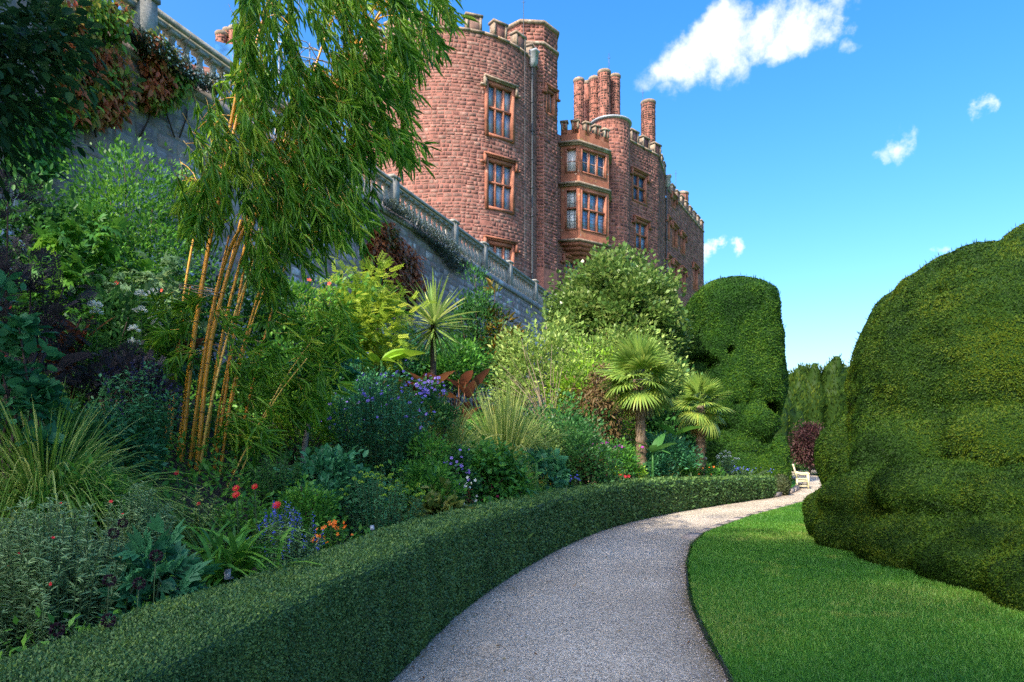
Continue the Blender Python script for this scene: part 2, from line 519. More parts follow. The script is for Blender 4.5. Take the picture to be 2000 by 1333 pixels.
# soil, gravel, turf
m_soil = plain('soil', (.035, .026, .018), .95, .4, 7, bmp=.8)
m, n, l, b, out = newmat('gravel'); m_gravel = m
t1 = noise(n, l, 55, 3, .7); t2 = noise(n, l, .55, 5, .6); v = n.new('ShaderNodeTexVoronoi'); v.inputs['Scale'].default_value = 85
gg = n.new('ShaderNodeNewGeometry'); l.new(gg.outputs['Position'], v.inputs['Vector'])
r1 = ramp(n, [(.25, (.35, .305, .23)), (.5, (.54, .48, .375)), (.75, (.69, .625, .51))]); l.new(v.outputs['Color'], r1.inputs[0])
r2 = ramp(n, [(.3, (.72, .70, .68)), (.7, (1.14, 1.12, 1.1))]); l.new(t2.outputs['Fac'], r2.inputs[0])
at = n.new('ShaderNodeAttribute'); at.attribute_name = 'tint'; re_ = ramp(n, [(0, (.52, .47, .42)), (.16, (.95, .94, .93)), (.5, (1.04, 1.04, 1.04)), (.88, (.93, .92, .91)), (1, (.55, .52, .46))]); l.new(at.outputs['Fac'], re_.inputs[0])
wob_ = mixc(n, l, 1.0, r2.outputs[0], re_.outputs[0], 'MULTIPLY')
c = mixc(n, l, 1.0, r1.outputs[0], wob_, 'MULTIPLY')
t3 = noise(n, l, 30, 3, .6); r3 = ramp(n, [(.35, (.75, .75, .75)), (.65, (1.15, 1.15, 1.15))]); l.new(t3.outputs['Fac'], r3.inputs[0])
c = mixc(n, l, 1.0, c, r3.outputs[0], 'MULTIPLY')
l.new(c, b.inputs['Base Color']); b.inputs['Roughness'].default_value = .9; b.inputs['Specular IOR Level'].default_value = .2
ad = n.new('ShaderNodeMath'); ad.operation = 'ADD'; l.new(v.outputs['Distance'], ad.inputs[0]); l.new(t1.outputs['Fac'], ad.inputs[1])
bump(n, l, b, ad.outputs[0], .8, .012)
m, n, l, b, out = newmat('turf'); m_turf = m
t1 = noise(n, l, .8, 4, .6); t2 = noise(n, l, 60, 4, .7); t3 = noise(n, l, 1.9, 6, .65)
r1 = ramp(n, [(.3, (.025, .13, .018)), (.7, (.050, .185, .020))]); l.new(t1.outputs['Fac'], r1.inputs[0])
r2 = ramp(n, [(.3, (.55, .6, .5)), (.7, (1.25, 1.2, 1.2))]); l.new(t2.outputs['Fac'], r2.inputs[0])
c = mixc(n, l, 1.0, r1.outputs[0], r2.outputs[0], 'MULTIPLY')
mr = n.new('ShaderNodeMapRange'); mr.inputs['From Min'].default_value = .66; mr.inputs['From Max'].default_value = .78; mr.inputs['To Max'].default_value = .5
l.new(t3.outputs['Fac'], mr.inputs['Value']); c = mixc(n, l, mr.outputs[0], c, (.20, .17, .08))
l.new(c, b.inputs['Base Color']); b.inputs['Roughness'].default_value = .85; b.inputs['Specular IOR Level'].default_value = .1
bump(n, l, b, t2.outputs['Fac'], .9, .02)

g = Geo(); s = 700.0
g.add([(-s, -s, -.03), (s, -s, -.03), (s, s, -.03), (-s, s, -.03)], [(0, 1, 2, 3)])
tag(g.build('ground', m_turf), kind='structure')
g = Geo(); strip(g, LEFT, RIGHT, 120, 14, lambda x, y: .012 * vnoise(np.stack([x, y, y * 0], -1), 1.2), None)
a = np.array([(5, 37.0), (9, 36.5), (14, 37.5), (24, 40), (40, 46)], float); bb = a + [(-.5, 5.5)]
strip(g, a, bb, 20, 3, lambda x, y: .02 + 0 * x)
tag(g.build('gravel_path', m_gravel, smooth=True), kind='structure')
# lawn on the outer side of the path and the patch beyond the box hedge
def lawn_z(x, y): return .035 + .02 * vnoise(np.stack([x, y, y * 0], -1), .7)
g = Geo(); strip(g, RIGHT + [.02, 0], RIGHT + np.array([14., -3.]), 110, 30, lawn_z)
g2pts = LEFT[-6:]
strip(g, g2pts + [-6.5, 3.0], g2pts + [-.14, .05], 30, 10, lawn_z)
tag(g.build('lawn', m_turf, smooth=True), kind='structure')
# bed: from the wall foot down to the hedge
BEDR = np.vstack([HEDGE[:-1] - [.3, 0], [(7.7, 21.0), (7.6, 24), (7.0, 30), (8.0, 40), (10.0, 48)]])
bl = np.array([W0 + WD * (y - W0[1]) / WD[1] for y in BEDR[:, 1]]) - WN * .1
g = Geo(); strip(g, bl, BEDR, 90, 30, lambda x, y: bed_z(x, y) + .12 * vnoise(np.stack([x, y, y * 0], -1), 2.2) - .06)
tag(g.build('flower_bed', m_soil, smooth=True), kind='structure')
# loose stones on the gravel
gm = Geo(); npeb = 15000
yy = 2.2 + 13 * rng.random(npeb) ** 1.5
il = np.interp(yy, LEFT[:, 1], LEFT[:, 0]) + .25; ir = np.interp(yy, RIGHT[:, 1], RIGHT[:, 0])
tt = rng.random(npeb); edge = rng.random(npeb) < .25; tt = np.where(edge, np.where(rng.random(npeb) < .5, rng.random(npeb) ** 2 * .15, 1 - rng.random(npeb) ** 2 * .12), tt)
pp = np.stack([il + (ir - il) * tt, yy, np.full(npeb, .012)], 1)
sz = .003 + .006 * rng.random(npeb) ** 2 + .0004 * yy
oc = np.array([(1, 0, 0), (-.5, .87, 0), (-.5, -.87, 0), (.1, .1, .7)])
V = np.einsum('ij,nj->nij', np.ones((4, 1)), pp).reshape(npeb, 4, 3)
an = rng.random(npeb) * 6.28; ca, sa = np.cos(an), np.sin(an)
rx = oc[None, :, 0] * ca[:, None] - oc[None, :, 1] * sa[:, None]; ry = oc[None, :, 0] * sa[:, None] + oc[None, :, 1] * ca[:, None]
V = V + np.stack([rx, ry, np.broadcast_to(oc[None, :, 2], rx.shape)], -1) * sz[:, None, None]
tq = np.array([(0, 1, 3), (1, 2, 3), (2, 0, 3)])
gm.add(V.reshape(-1, 3), tris=(tq[None] + (np.arange(npeb) * 4)[:, None, None]).reshape(-1, 3), tint=np.repeat(rng.random(npeb), 4))
m_peb = stone('pebble', [(.16, .14, .13), (.42, .38, .35), (.62, .58, .54)], bmp=.2)
tag(gm.build('gravel', m_peb), 'loose grey gravel scattered over the curving path', 'gravel', kind='stuff')
gf = Geo(); nf_ = 240; yf = 2.3 + 15 * rng.random(nf_); il = np.interp(yf, LEFT[:, 1], LEFT[:, 0]) + .28; ir = np.interp(yf, RIGHT[:, 1], RIGHT[:, 0])
tf = np.where(rng.random(nf_) < .7, rng.random(nf_) ** 2.5 * .5, rng.random(nf_)); pf = np.c_[il + (ir - il) * tf, yf, np.full(nf_, .018)]
leaves(gf, pf, nrm(rng.normal(size=(nf_, 3)) * [1, 1, .15]), nrm(rand3(nf_) * .3 + [0, 0, 1]), .022 + .02 * rng.random(nf_), .018, 'oval')
tag(gf.build('fallen_leaves', leaf('fallen', [(.10, .05, .02), (.2, .11, .04), (.26, .2, .07), (.08, .1, .03)], .7, .1)), 'few dry fallen leaves strewn along the gravel edge', 'leaves', kind='stuff')
# edging: dark metal strip near, stone slabs further on
m_steel = plain('edging_steel', (.03, .03, .033), .6, .4, 20)
ed = spline(RIGHT, 300); ed = ed[(ed[:, 1] > -2) & (ed[:, 1] < 11.0)]
g = Geo(); nn = len(ed)
z0, z1 = np.full(nn, -.03), np.full(nn, .055)
ins = np.array([.022, 0])
V = np.concatenate([np.c_[ed, z0], np.c_[ed, z1], np.c_[ed + ins, z1], np.c_[ed + ins, z0]])
Q = [(k * nn + i, k * nn + i + 1, (k + 1) * nn + i + 1, (k + 1) * nn + i) for k in range(3) for i in range(nn - 1)]
g.add(V, Q)
tag(g.build('lawn_edging', m_steel), 'dark metal strip edging the near lawn along the gravel', 'edging')
m_slab = stone('slab', [(.25, .22, .2), (.34, .3, .28)], bmp=.4)
kerb = thing('stone_edging', 'worn flat stone slabs edging the far lawn where sun falls', 'edging', (5.2, 15, 0))
ed = spline(RIGHT, 400); sel = [i for i in range(400) if 11.5 < ed[i, 1] < 20]
for i in range(sel[0], sel[-1], 7):
    a, bq = ed[i], ed[i + 6]; t = nrm(bq - a); nn_ = np.array([t[1], -t[0]])
    g = Geo(); L_ = np.linalg.norm(bq - a)
    g.box((*a, 0), (*t, 0), (*nn_, 0), (0, 0, 1), (0, L_ * .96), (-.24 + random.uniform(-.05, .05), .02), (-.03, .03 + random.uniform(0, .012)), tint=random.random())
    g.build('slab', m_slab, kerb)
ed = spline(LEFT, 400); sel = [i for i in range(400) if 20.8 < ed[i, 1] < 34]
kerb2 = thing('kerb', 'low grey stone kerb curving past the end of the box hedge', 'kerb', (9, 22.3, 0))
for i in range(sel[0], sel[-1], 9):
    a, bq = ed[i], ed[min(i + 8, 399)]; t = nrm(bq - a); nn_ = np.array([t[1], -t[0]]); L_ = np.linalg.norm(bq - a)
    g = Geo(); g.box((*a, 0), (*t, 0), (*nn_, 0), (0, 0, 1), (0, L_ * .99), (-.1, .05), (-.03, .13), tint=random.random())
    g.build('kerb_stone', m_slab, kerb2)

# ------------------------------------------------------------------ masonry tools
Z3 = np.array([0, 0, 1.])
class Flat:
    def __init__(s, p0, d):
        s.p0 = np.array(p0, float); s.d = nrm(np.array(d, float)); s.nn = np.array([s.d[1], -s.d[0]])
    def pos(s, u, z, off=0):
        u, z, off = np.broadcast_arrays(np.asarray(u, float), z, off)
        xy = s.p0 + s.d * u[..., None] + s.nn * off[..., None]
        return np.concatenate([xy, np.asarray(z, float)[..., None]], -1)
    def frame(s, u): return np.array([*s.d, 0]), np.array([*s.nn, 0])
class Round:
    def __init__(s, c, r): s.c = np.array(c, float); s.r = r
    def pos(s, u, z, off=0):
        u, z, off = np.broadcast_arrays(np.asarray(u, float), z, off)
        a = u / s.r
        return np.stack([s.c[0] + (s.r + off) * np.sin(a), s.c[1] - (s.r + off) * np.cos(a), np.asarray(z, float)], -1)
    def frame(s, u):
        a = u / s.r
        return np.array([math.cos(a), math.sin(a), 0]), np.array([math.sin(a), -math.cos(a), 0])

def wall_core(g, w, u0, u1, z0, z1, ops, du=1.0):
    us = sorted(set(list(np.round(np.linspace(u0, u1, max(2, int((u1 - u0) / du) + 1)), 4)) + [round(x, 4) for o in ops for x in o[:2] if u0 < x < u1]))
    zs = sorted(set([z0, z1] + [round(x, 4) for o in ops for x in o[2:4] if z0 < x < z1]))
    for i in range(len(us) - 1):
        for j in range(len(zs) - 1):
            uc, zc = (us[i] + us[i + 1]) / 2, (zs[j] + zs[j + 1]) / 2
            if any(o[0] < uc < o[1] and o[2] < zc < o[3] for o in ops): continue
            g.add(w.pos(np.array([us[i], us[i + 1], us[i + 1], us[i]]), np.array([zs[j], zs[j], zs[j + 1], zs[j + 1]])), [(0, 1, 2, 3)], tint=.5)

def stones(u0, u1, z0, z1, ops, hr, wr):
    out = []; z = z0
    while z < z1 - .08:
        h = min(random.uniform(*hr), z1 - z)
        free = [(u0, u1)]
        for o in ops:
            if o[2] < z + h * .7 and o[3] > z + h * .3:
                nf = []
                for a, b_ in free:
                    if o[1] <= a or o[0] >= b_: nf.append((a, b_)); continue
                    if o[0] - a > .12: nf.append((a, o[0]))
                    if b_ - o[1] > .12: nf.append((o[1], b_))
                free = nf
        for a, b_ in free:
            u = a
            while u < b_ - .08:
                wd = random.uniform(*wr) * (1.5 if random.random() < .14 else 1)
                if b_ - u - wd < .16: wd = b_ - u
                if random.random() < .10 and h > .2:
                    hs = h * random.uniform(.4, .6)
                    out.append((u, z, wd, hs)); out.append((u, z + hs, wd, h - hs))
                else: out.append((u, z, wd, h))
                u += wd
        z += h
    return np.array(out)

def stone_verts(w, S, gap=.010, proud=(.0, .018), jit=.42):
    n = len(S); u, z, wd, h = S.T
    j = lambda: (rng.random(n) - .5) * jit * np.minimum(wd, h)
    uu = [u + gap, u + wd - gap, u + wd - gap, u + gap]; zz = [z + gap, z + gap, z + h - gap, z + h - gap]
    uu = [a + np.sign(i in (0, 3) and 1 or -1) * np.abs(j()) * .6 for i, a in enumerate(uu)]; zz = [a + (1 if i < 2 else -1) * np.abs(j()) * .6 for i, a in enumerate(zz)]
    pr = proud[0] + (proud[1] - proud[0]) * rng.random(n)
    uc, zc = u + wd / 2, z + h / 2; f = .93
    U = np.stack(uu + [uc + (a - uc) * f + (rng.random(n) - .5) * .01 for a in uu], 1)
    Zs = np.stack(zz + [zc + (a - zc) * (f - .05) for a in zz], 1)
    Zs = Zs + .09 * (vnoise(np.stack([U * .9, Zs * .5, U * 0], -1), 1.0, 3) - .5) * np.clip((S[:, 1] - S[:, 1].min()) * 2, 0, 1)[:, None]
    O = np.concatenate([np.full((n, 4), -.012), pr[:, None] * (.6 + .8 * rng.random((n, 4)))], 1)
    return w.pos(U, Zs, O)
SQ = np.array([(4, 5, 6, 7), (0, 1, 5, 4), (1, 2, 6, 5), (2, 3, 7, 6), (3, 0, 4, 7)])
def add_stones(g, w, S, **k):
    if not len(S): return
    V = stone_verts(w, S, **k); n = len(V)
    g.add(V.reshape(-1, 3), (SQ[None] + (np.arange(n) * 8)[:, None, None]).reshape(-1, 4), tint=np.repeat(rng.random(n), 8))
    return V

# ------------------------------------------------------------------ retaining wall and balustrade of the terrace
FZ = 10.12
m_rw = stone('terrace_stone', [(.19, .165, .185), (.29, .24, .24), (.38, .36, .385), (.25, .195, .19), (.33, .25, .235)], [(.62, .63, .66), (.30, .28, .20)], .7, lscale=.8)
m_rwm = plain('terrace_mortar', (.20, .18, .185), .95, .3, 5, bmp=.5)
WALL = Flat(W0, WD)
rwall = thing('retaining_wall', 'tall grey rubble retaining wall of the terrace under the balustrade', 'wall', (-4.7, 24, 0))
U1 = 33.5
g = Geo(); wall_core(g, WALL, -20, U1, -.2, FZ, [], 2.0)
body = g.build('wall_face', m_rwm, rwall)
S = stones(-14, U1, 2.2, FZ - .25, [], (.24, .42), (.28, .78))
cen = WALL.pos(S[:, 0] + S[:, 2] / 2, S[:, 1] + S[:, 3] / 2)
ppx = CX + FPX * cen[:, 0] / np.maximum(cen[:, 1], .1); ppy = HY - FPX * (cen[:, 2] - EYE) / np.maximum(cen[:, 1], .1)
vis = (cen[:, 1] > 1) & (((ppx > 330) & (ppx < 450) & (ppy > 140) & (ppy < 420)) | ((ppx > 690) & (ppx < 1090) & (ppy > 380) & (ppy < 660)))
size = S[:, 2] * S[:, 3] / cen[:, 1] ** 2 * vis
big = np.argsort(-size)[:300]; big = big[size[big] > 0]
mask = np.zeros(len(S), bool); mask[big] = True
V = stone_verts(WALL, S[mask])
for i in range(len(V)):
    g = Geo(); g.add(V[i], SQ, tint=random.random()); g.build('stone', m_rw, body)
g = Geo(); add_stones(g, WALL, S[~mask]); g.build('stonework', m_rw, body, kind='stuff')
g = Geo(); o = WALL.pos(0, FZ)
g.box(o, (*WD, 0), (*WN, 0), Z3, (-20, U1), (-.45, .10), (-.22, 0.0), .4)
g.build('wall_coping', m_rw, rwall)
g = Geo(); g.box(o, (*WD, 0), (*WN, 0), Z3, (-30, U1), (-4.4, -.46), (-.3, -.02))
tag(g.build('terrace_floor', m_gravel), kind='structure')

m_bal = stone('baluster_stone', [(.27, .27, .25), (.36, .35, .31)], [(.22, .23, .17), (.42, .40, .34)], .3, mscale=5, fine=30, bmp=.35, lscale=2.5)
bal = thing('balustrade', 'weathered grey stone balustrade along the top of the retaining wall', 'balustrade', WALL.pos(8, FZ))
def u_of_d(d): return (d - W0[1]) / WD[1]
BZ = -.22
g = Geo(); g.box(o, (*WD, 0), (*WN, 0), Z3, (-8, U1), (BZ - .19, BZ + .19), (0, .10)); g.build('plinth', m_bal, bal)
g = Geo()
g.box(o, (*WD, 0), (*WN, 0), Z3, (-8, U1), (BZ - .14, BZ + .14), (1.08, 1.15))
g.box(o, (*WD, 0), (*WN, 0), Z3, (-8, U1), (BZ - .21, BZ + .21), (1.152, 1.28)); g.build('handrail', m_bal, bal)
piers = [u_of_d(d) for d in (10.0, 15.05, 20.2, 25.3, 30.3, 33.6, 37.0, 41.2, 45.2)]
g = Geo(); k0 = np.zeros(3)
g.box(k0, (*WD, 0), (*WN, 0), Z3, (-.23, .23), (-.23, .23), (.0, 1.34)); g.box(k0, (*WD, 0), (*WN, 0), Z3, (-.275, .275), (-.275, .275), (1.34, 1.44)); g.box(k0, (*WD, 0), (*WN, 0), Z3, (-.26, .26), (-.26, .26), (-.005, .13))
me_pier = g.mesh('pier'); me_pier.materials.append(m_bal)
for u in piers: place('pier', me_pier, bal, WALL.pos(u, FZ, BZ))
g = Geo()
g.lathe(k0, [(.0, 0), (.085, 0), (.085, .05), (.055, .07), (.075, .12), (.10, .2), (.10, .27), (.075, .37), (.052, .48), (.046, .56), (.06, .575), (.06, .6), (.05, .61), (.07, .66), (.07, .70)], 12)
g.box(k0, (*WD, 0), (*WN, 0), Z3, (-.1, .1), (-.1, .1), (-.001, .045)); g.box(k0, (*WD, 0), (*WN, 0), Z3, (-.1, .1), (-.1, .1), (.64, .7))
me_bal = g.mesh('baluster'); me_bal.materials.append(m_bal)
for a, b_ in zip(piers[:-1], piers[1:]):
    n_ = max(2, round((b_ - a - .4) / .43))
    for i in range(n_):
        place('baluster', me_bal, bal, WALL.pos(a + .2 + (b_ - a - .4) * (i + .5) / n_, FZ + .10, BZ), None, (1.42, 1.42, 1.4))

# ------------------------------------------------------------------ castle
RED = [(.21, .10, .086), (.255, .135, .113), (.28, .165, .14), (.225, .115, .097), (.31, .195, .165), (.165, .086, .078), (.265, .13, .108)]
m_red = stone('red_stone', RED, [(.38, .30, .25)], -.1, mscale=2.5, lscale=1.1, streak=.42)
m_mort = plain('red_mortar', (.29, .118, .092), .95, .35, 1.4, bmp=.5)
m_red2 = stone('dark_red_stone', [(.16, .075, .07), (.25, .12, .10), (.30, .16, .13), (.20, .095, .085), (.12, .065, .065)], [(.30, .24, .20)], -.15, lscale=1.2, streak=.4)
m_mort2 = plain('dark_red_mortar', (.33, .13, .095), .95, .3, 3, bmp=.5)
m_chim = stone('chimney_stone', [(.07, .045, .04), (.115, .07, .058), (.15, .09, .072), (.09, .055, .05)], [(.24, .2, .17)], -.1, lscale=1.5, streak=.4)
m_trim = stone('red_sandstone', [(.30, .12, .08), (.38, .16, .105)], [(.45, .38, .30)], -.2, mscale=1.8, bmp=.3)
m_lich = stone('lichened_sandstone', [(.32, .12, .075), (.39, .155, .095)], [(.36, .23, .08), (.50, .42, .34)], .22, mscale=1.8, bmp=.5, lscale=1.6)
m_copg = stone('grey_coping', [(.24, .19, .15), (.33, .25, .19)], [(.42, .38, .30), (.18, .12, .05)], .5, mscale=3, lscale=2.0)
m_lead = plain('lead', (.30, .33, .37), .45, .2, 6)
m_pipe = plain('pipe_iron', (.05, .06, .07), .5, .3, 12)
m_sash = plain('sash_paint', (.62, .42, .36), .6, .1, 8)
m_shut = plain('shutter', (.16, .05, .035), .7, .25, 14)

def glass_mat(name, c1, c2, lattice):
    m, n, l, b, out = newmat(name)
    ge = n.new('ShaderNodeNewGeometry'); sx = n.new('ShaderNodeSeparateXYZ'); l.new(ge.outputs['Position'], sx.inputs[0])
    t = noise(n, l, 1.1, 3)
    r = ramp(n, [(.35, c1), (.65, c2)]); l.new(t.outputs['Fac'], r.inputs[0]); c = r.outputs[0]
    if lattice:
        def math_(op, a, b_):
            k = n.new('ShaderNodeMath'); k.operation = op
            for i, v in enumerate((a, b_)):
                if hasattr(v, 'links'): l.new(v, k.inputs[i])
                else: k.inputs[i].default_value = v
            return k.outputs[0]
        s_ = math_('ADD', math_('MULTIPLY', sx.outputs[0], .78), math_('MULTIPLY', sx.outputs[1], .62))
        if lattice == 'diamond': a1, a2, f = math_('ADD', s_, math_('MULTIPLY', sx.outputs[2], .72)), math_('SUBTRACT', s_, math_('MULTIPLY', sx.outputs[2], .72)), 4.6
        else: a1, a2, f = s_, math_('MULTIPLY', sx.outputs[2], .8), 5.0
        ls = [math_('LESS_THAN', math_('FRACT', math_('MULTIPLY', a, f), 0), .13) for a in (a1, a2)]
        c = mixc(n, l, math_('MAXIMUM', *ls), c, (.10, .11, .13) if lattice != 'diamond' else (.36, .40, .42))
    l.new(c, b.inputs['Base Color']); b.inputs['Roughness'].default_value = .12; b.inputs['Specular IOR Level'].default_value = .7
    return m
m_gd = glass_mat('leaded_glass', (.08, .20, .40), (.34, .44, .54), 'diamond')  # blue in the base colour stands in for reflected sky
m_gr = glass_mat('square_leaded_glass', (.08, .24, .48), (.2, .4, .6), 'square')  # sky reflection painted in as blue here too
m_gl = glass_mat('pale_glass', (.42, .50, .54), (.55, .62, .64), 'square')
m_gp = glass_mat('sash_glass', (.03, .09, .19), (.07, .17, .28), None)
m_gw = glass_mat('curtained_glass', (.45, .50, .54), (.60, .63, .64), None)

castle = thing('castle', 'red sandstone castle with round tower, bay window and tall chimneys', 'castle', (2.0, 48, FZ))
ZR = EYE                                            # heights below are above the eye

def window(w, uc, W, z0, z1, nl, rows=1, glass=None, hood=True, jw=.2, trim=None, rec=.22, sash=False, shutter=False, hm=None):
    """stone mullioned window: surround, mullions, transom, one pane in each light, hood mould with label stops"""
    t, nv = w.frame(uc); o = w.pos(uc, z0); trim = trim or m_trim; g = Geo(); h = z1 - z0
    bx = lambda x, y, z, ti=.5: g.box(o, t, nv, Z3, x, y, z, ti)
    bx((-W / 2, -W / 2 + jw), (-.45, .045), (0, h), .3); bx((W / 2 - jw, W / 2), (-.45, .045), (0, h), .7)
    bx((-W / 2 + jw, W / 2 - jw), (-.45, .04), (h - jw, h), .5); bx((-W / 2 + jw, W / 2 - jw), (-.45, .06), (0, jw * .8), .4)
    iw = W - 2 * jw; zz0, zz1 = jw * .8, h - jw; mw = .10
    lw = (iw - mw * (nl - 1)) / nl
    for i in range(1, nl): bx((-iw / 2 + i * (lw + mw) - mw, -iw / 2 + i * (lw + mw)), (-.45, -.05), (zz0, zz1), .6)
    split = [zz0, zz1] if rows == 1 else [zz0, zz0 + (zz1 - zz0) * .55, zz1]
    for k in range(1, rows): bx((-iw / 2, iw / 2), (-.45, -.047), (split[k] - .05, split[k] + .05), .45)
    win = g.build('window', trim, castle)
    for i in range(nl):
        x0 = -iw / 2 + i * (lw + mw)
        for k in range(rows):
            a, b_ = split[k] + (.05 if k else 0), split[k + 1] - (.05 if k < rows - 1 else 0)
            p = Geo(); p.box(o, t, nv, Z3, (x0, x0 + lw), (-rec - .02, -rec), (a, b_))
            p.build('shutter' if shutter else 'pane', m_shut if shutter else glass, win)
            if sash:
                p = Geo()
                for x in ((x0, x0 + .06), (x0 + lw - .06, x0 + lw)): p.box(o, t, nv, Z3, x, (-rec, -rec + .05), (a, b_))
                for z_ in ((a, a + .06), ((a + b_) / 2 - .03, (a + b_) / 2 + .03), (b_ - .06, b_)): p.box(o, t, nv, Z3, (x0 + .06, x0 + lw - .06), (-rec, -rec + .045), z_)
                p.build('sash', m_sash, win)
    if hood:
        p = Geo(); e = .16
        p.box(o, t, nv, Z3, (-W / 2 - e, W / 2 + e), (0, .24), (h + .1, h + .2)); p.box(o, t, nv, Z3, (-W / 2 - e + .01, W / 2 + e - .01), (0, .15), (h + .02, h + .1))
        for sg in (-1, 1):
            xa = sg * (W / 2 + e); lo_, hi_ = sorted((xa, xa - sg * .16))
            p.box(o, t, nv, Z3, (lo_, hi_), (0, .19), (h - .45, h + .1)); lo_, hi_ = sorted((xa, xa + sg * .22))
            p.box(o, t, nv, Z3, (lo_, hi_), (0, .17), (h - .45, h - .33))
        p.build('hood_mould', hm or m_trim, win)
    return win

def merlon(w, uc, W, z, h, mat=None, depth=.45, cop=None):
    t, nv = w.frame(uc); o = w.pos(uc, z); g = Geo(); k = random.uniform(-.03, .03)
    g.box(o, t, nv, Z3, (-W / 2, W / 2), (-depth, .0), (-.3, h + k), random.random())
    a = g.build('merlon', mat or m_red, castle)
    g = Geo()
    g.box(o, t, nv, Z3, (-W / 2 - .07, W / 2 + .07), (-depth - .06, .09), (h + k, h + k + .13), random.random())
    for sg in (-1, 1):
        x = sorted((sg * (W / 2 + .002), sg * (W / 2 - .14))); g.box(o, t, nv, Z3, x, (-depth, .05), (.02, h + k), random.random())
    g.build('coping', cop or m_copg, a)

def crenel_sill(w, u0, u1, z):
    g = Geo(); us = np.linspace(u0, u1, max(2, int((u1 - u0) / .8)))
    for a, b_ in zip(us[:-1], us[1:]):
        V = np.concatenate([w.pos(np.array([a, b_, b_, a]), zz, np.array([.1, .1, -.5, -.5])) for zz in (z - .1, z + .03)])
        g.add(V, [(3, 2, 1, 0), (4, 5, 6, 7), (0, 1, 5, 4), (1, 2, 6, 5), (2, 3, 7, 6), (3, 0, 4, 7)], tint=random.random())
    return g.build('parapet_coping', m_copg, castle)

def px_round(w, px):
    k = (px - CX) / FPX; A = k * k + 1; B = -2 * (k * w.c[0] + w.c[1]); C_ = w.c @ w.c - w.r ** 2
    d = (-B - math.sqrt(max(0, B * B - 4 * A * C_))) / (2 * A)
    return w.r * math.atan2(k * d - w.c[0], w.c[1] - d), d
def px_flat(w, px):
    k = (px - CX) / FPX; u = (k * w.p0[1] - w.p0[0]) / (w.d[0] - k * w.d[1])
    return u, w.p0[1] + w.d[1] * u
def zof(py, d): return EYE + (HY - py) * d / FPX

# round tower
TW = Round((-4.14, 46.0), 6.0); T_TOP = ZR + 24.5
ua, da = px_round(TW, 977)
tw_w = [(ua, 2.1, zof(272, da), zof(166, da)), (ua, 2.1, zof(413, da), zof(314, da)), (ua, 2.1, zof(566, da), zof(474, da))]
ops = [(u - w_ / 2, u + w_ / 2, a, b_) for u, w_, a, b_ in tw_w]
g = Geo(); wall_core(g, TW, -6 * 2.6, 6 * 2.6, FZ - .5, T_TOP, ops, .6)
tower = g.build('tower', m_mort, castle, smooth=False)
S = stones(-6 * 1.9, 6 * 1.6, FZ - .3, T_TOP - .12, ops, (.13, .29), (.17, .54))
cen = TW.pos(S[:, 0] + S[:, 2] / 2, S[:, 1] + S[:, 3] / 2); ang = (S[:, 0] + S[:, 2] / 2) / 6
ppx = CX + FPX * cen[:, 0] / cen[:, 1]; ppy = HY - FPX * (cen[:, 2] - EYE) / cen[:, 1]
score = S[:, 2] * S[:, 3] * np.cos(ang - .08) * ((ppx > 795) & (ppx < 1036) & (ppy > 60) & (ppy < 520) & ((ppx > 860) | (ppy > 330)))
mask = np.zeros(len(S), bool); mask[np.argsort(-score)[:300]] = True
V = stone_verts(TW, S[mask])
for i in range(len(V)):
    g = Geo(); g.add(V[i], SQ, tint=random.random()); g.build('stone', m_red, tower)
g = Geo(); add_stones(g, TW, S[~mask]); g.build('stonework', m_red, tower, kind='stuff')
g = Geo(); k = 40; aa = np.arange(k) * 2 * math.pi / k
g.add(np.vstack([[(-4.14, 46, T_TOP - .8)], np.c_[-4.14 + 5.7 * np.cos(aa), 46 + 5.7 * np.sin(aa), np.full(k, T_TOP - .8)]]), tris=[(0, 1 + i, 1 + (i + 1) % k) for i in range(k)])
g.build('tower_roof', m_lead, castle)
for i, (u, w_, a, b_) in enumerate(tw_w):
    window(TW, u, w_, a, b_, 3, 2, m_gd if i < 2 else m_gl, hm=m_copg if i == 0 else m_trim)
crenel_sill(TW, -6 * 1.9, 6 * 1.3, T_TOP)
u920, _ = px_round(TW, 926)
for k in range(-9, 4):
    merlon(TW, u920 + k * 1.72, .95, T_TOP + .03, .80)

# stair turret
def ngon(c, r, n=8, rot=0.0):
    return [np.array([c[0] + r * math.cos(rot + i * 2 * math.pi / n), c[1] + r * math.sin(rot + i * 2 * math.pi / n)]) for i in range(n)]
def prism(g, pts, z0, z1, tint=.5):
    n_ = len(pts); V = [(*p, z0) for p in pts] + [(*p, z1) for p in pts] + [(*np.mean(pts, 0), z0), (*np.mean(pts, 0), z1)]
    g.add(V, [(i, (i + 1) % n_, n_ + (i + 1) % n_, n_ + i) for i in range(n_)], [(2 * n_, (i + 1) % n_, i) for i in range(n_)] + [(2 * n_ + 1, n_ + i, n_ + (i + 1) % n_) for i in range(n_)], tint)
TC = (1.15, 46.0); tz = ZR + 27.4
oct_ = ngon(TC, 1.95, 8, R(22.5 + 5))
g = Geo(); gs = Geo(); tur_win = None
for i in range(8):
    a, b_ = oct_[i], oct_[(i + 1) % 8]; w = Flat(a, b_ - a); L_ = np.linalg.norm(b_ - a)
    if w.nn[1] > .5: ops = []
    elif w.nn[0] > .5 and w.nn[1] < -.3: ops = [(.22, 1.26, ZR + 21.6, ZR + 23.3)]; tur_win = (w, .74, 1.04, ZR + 21.6, ZR + 23.3)
    else: ops = []
    wall_core(g, w, 0, L_, FZ, tz - .1, ops, 2)
    if w.nn[1] < .5: add_stones(gs, w, stones(0, L_, FZ + 3, tz - .15, ops, (.18, .3), (.22, .5)), proud=(.01, .04))
tur = g.build('stair_turret', m_mort2, castle); gs.build('stonework', m_red2, tur, kind='stuff')
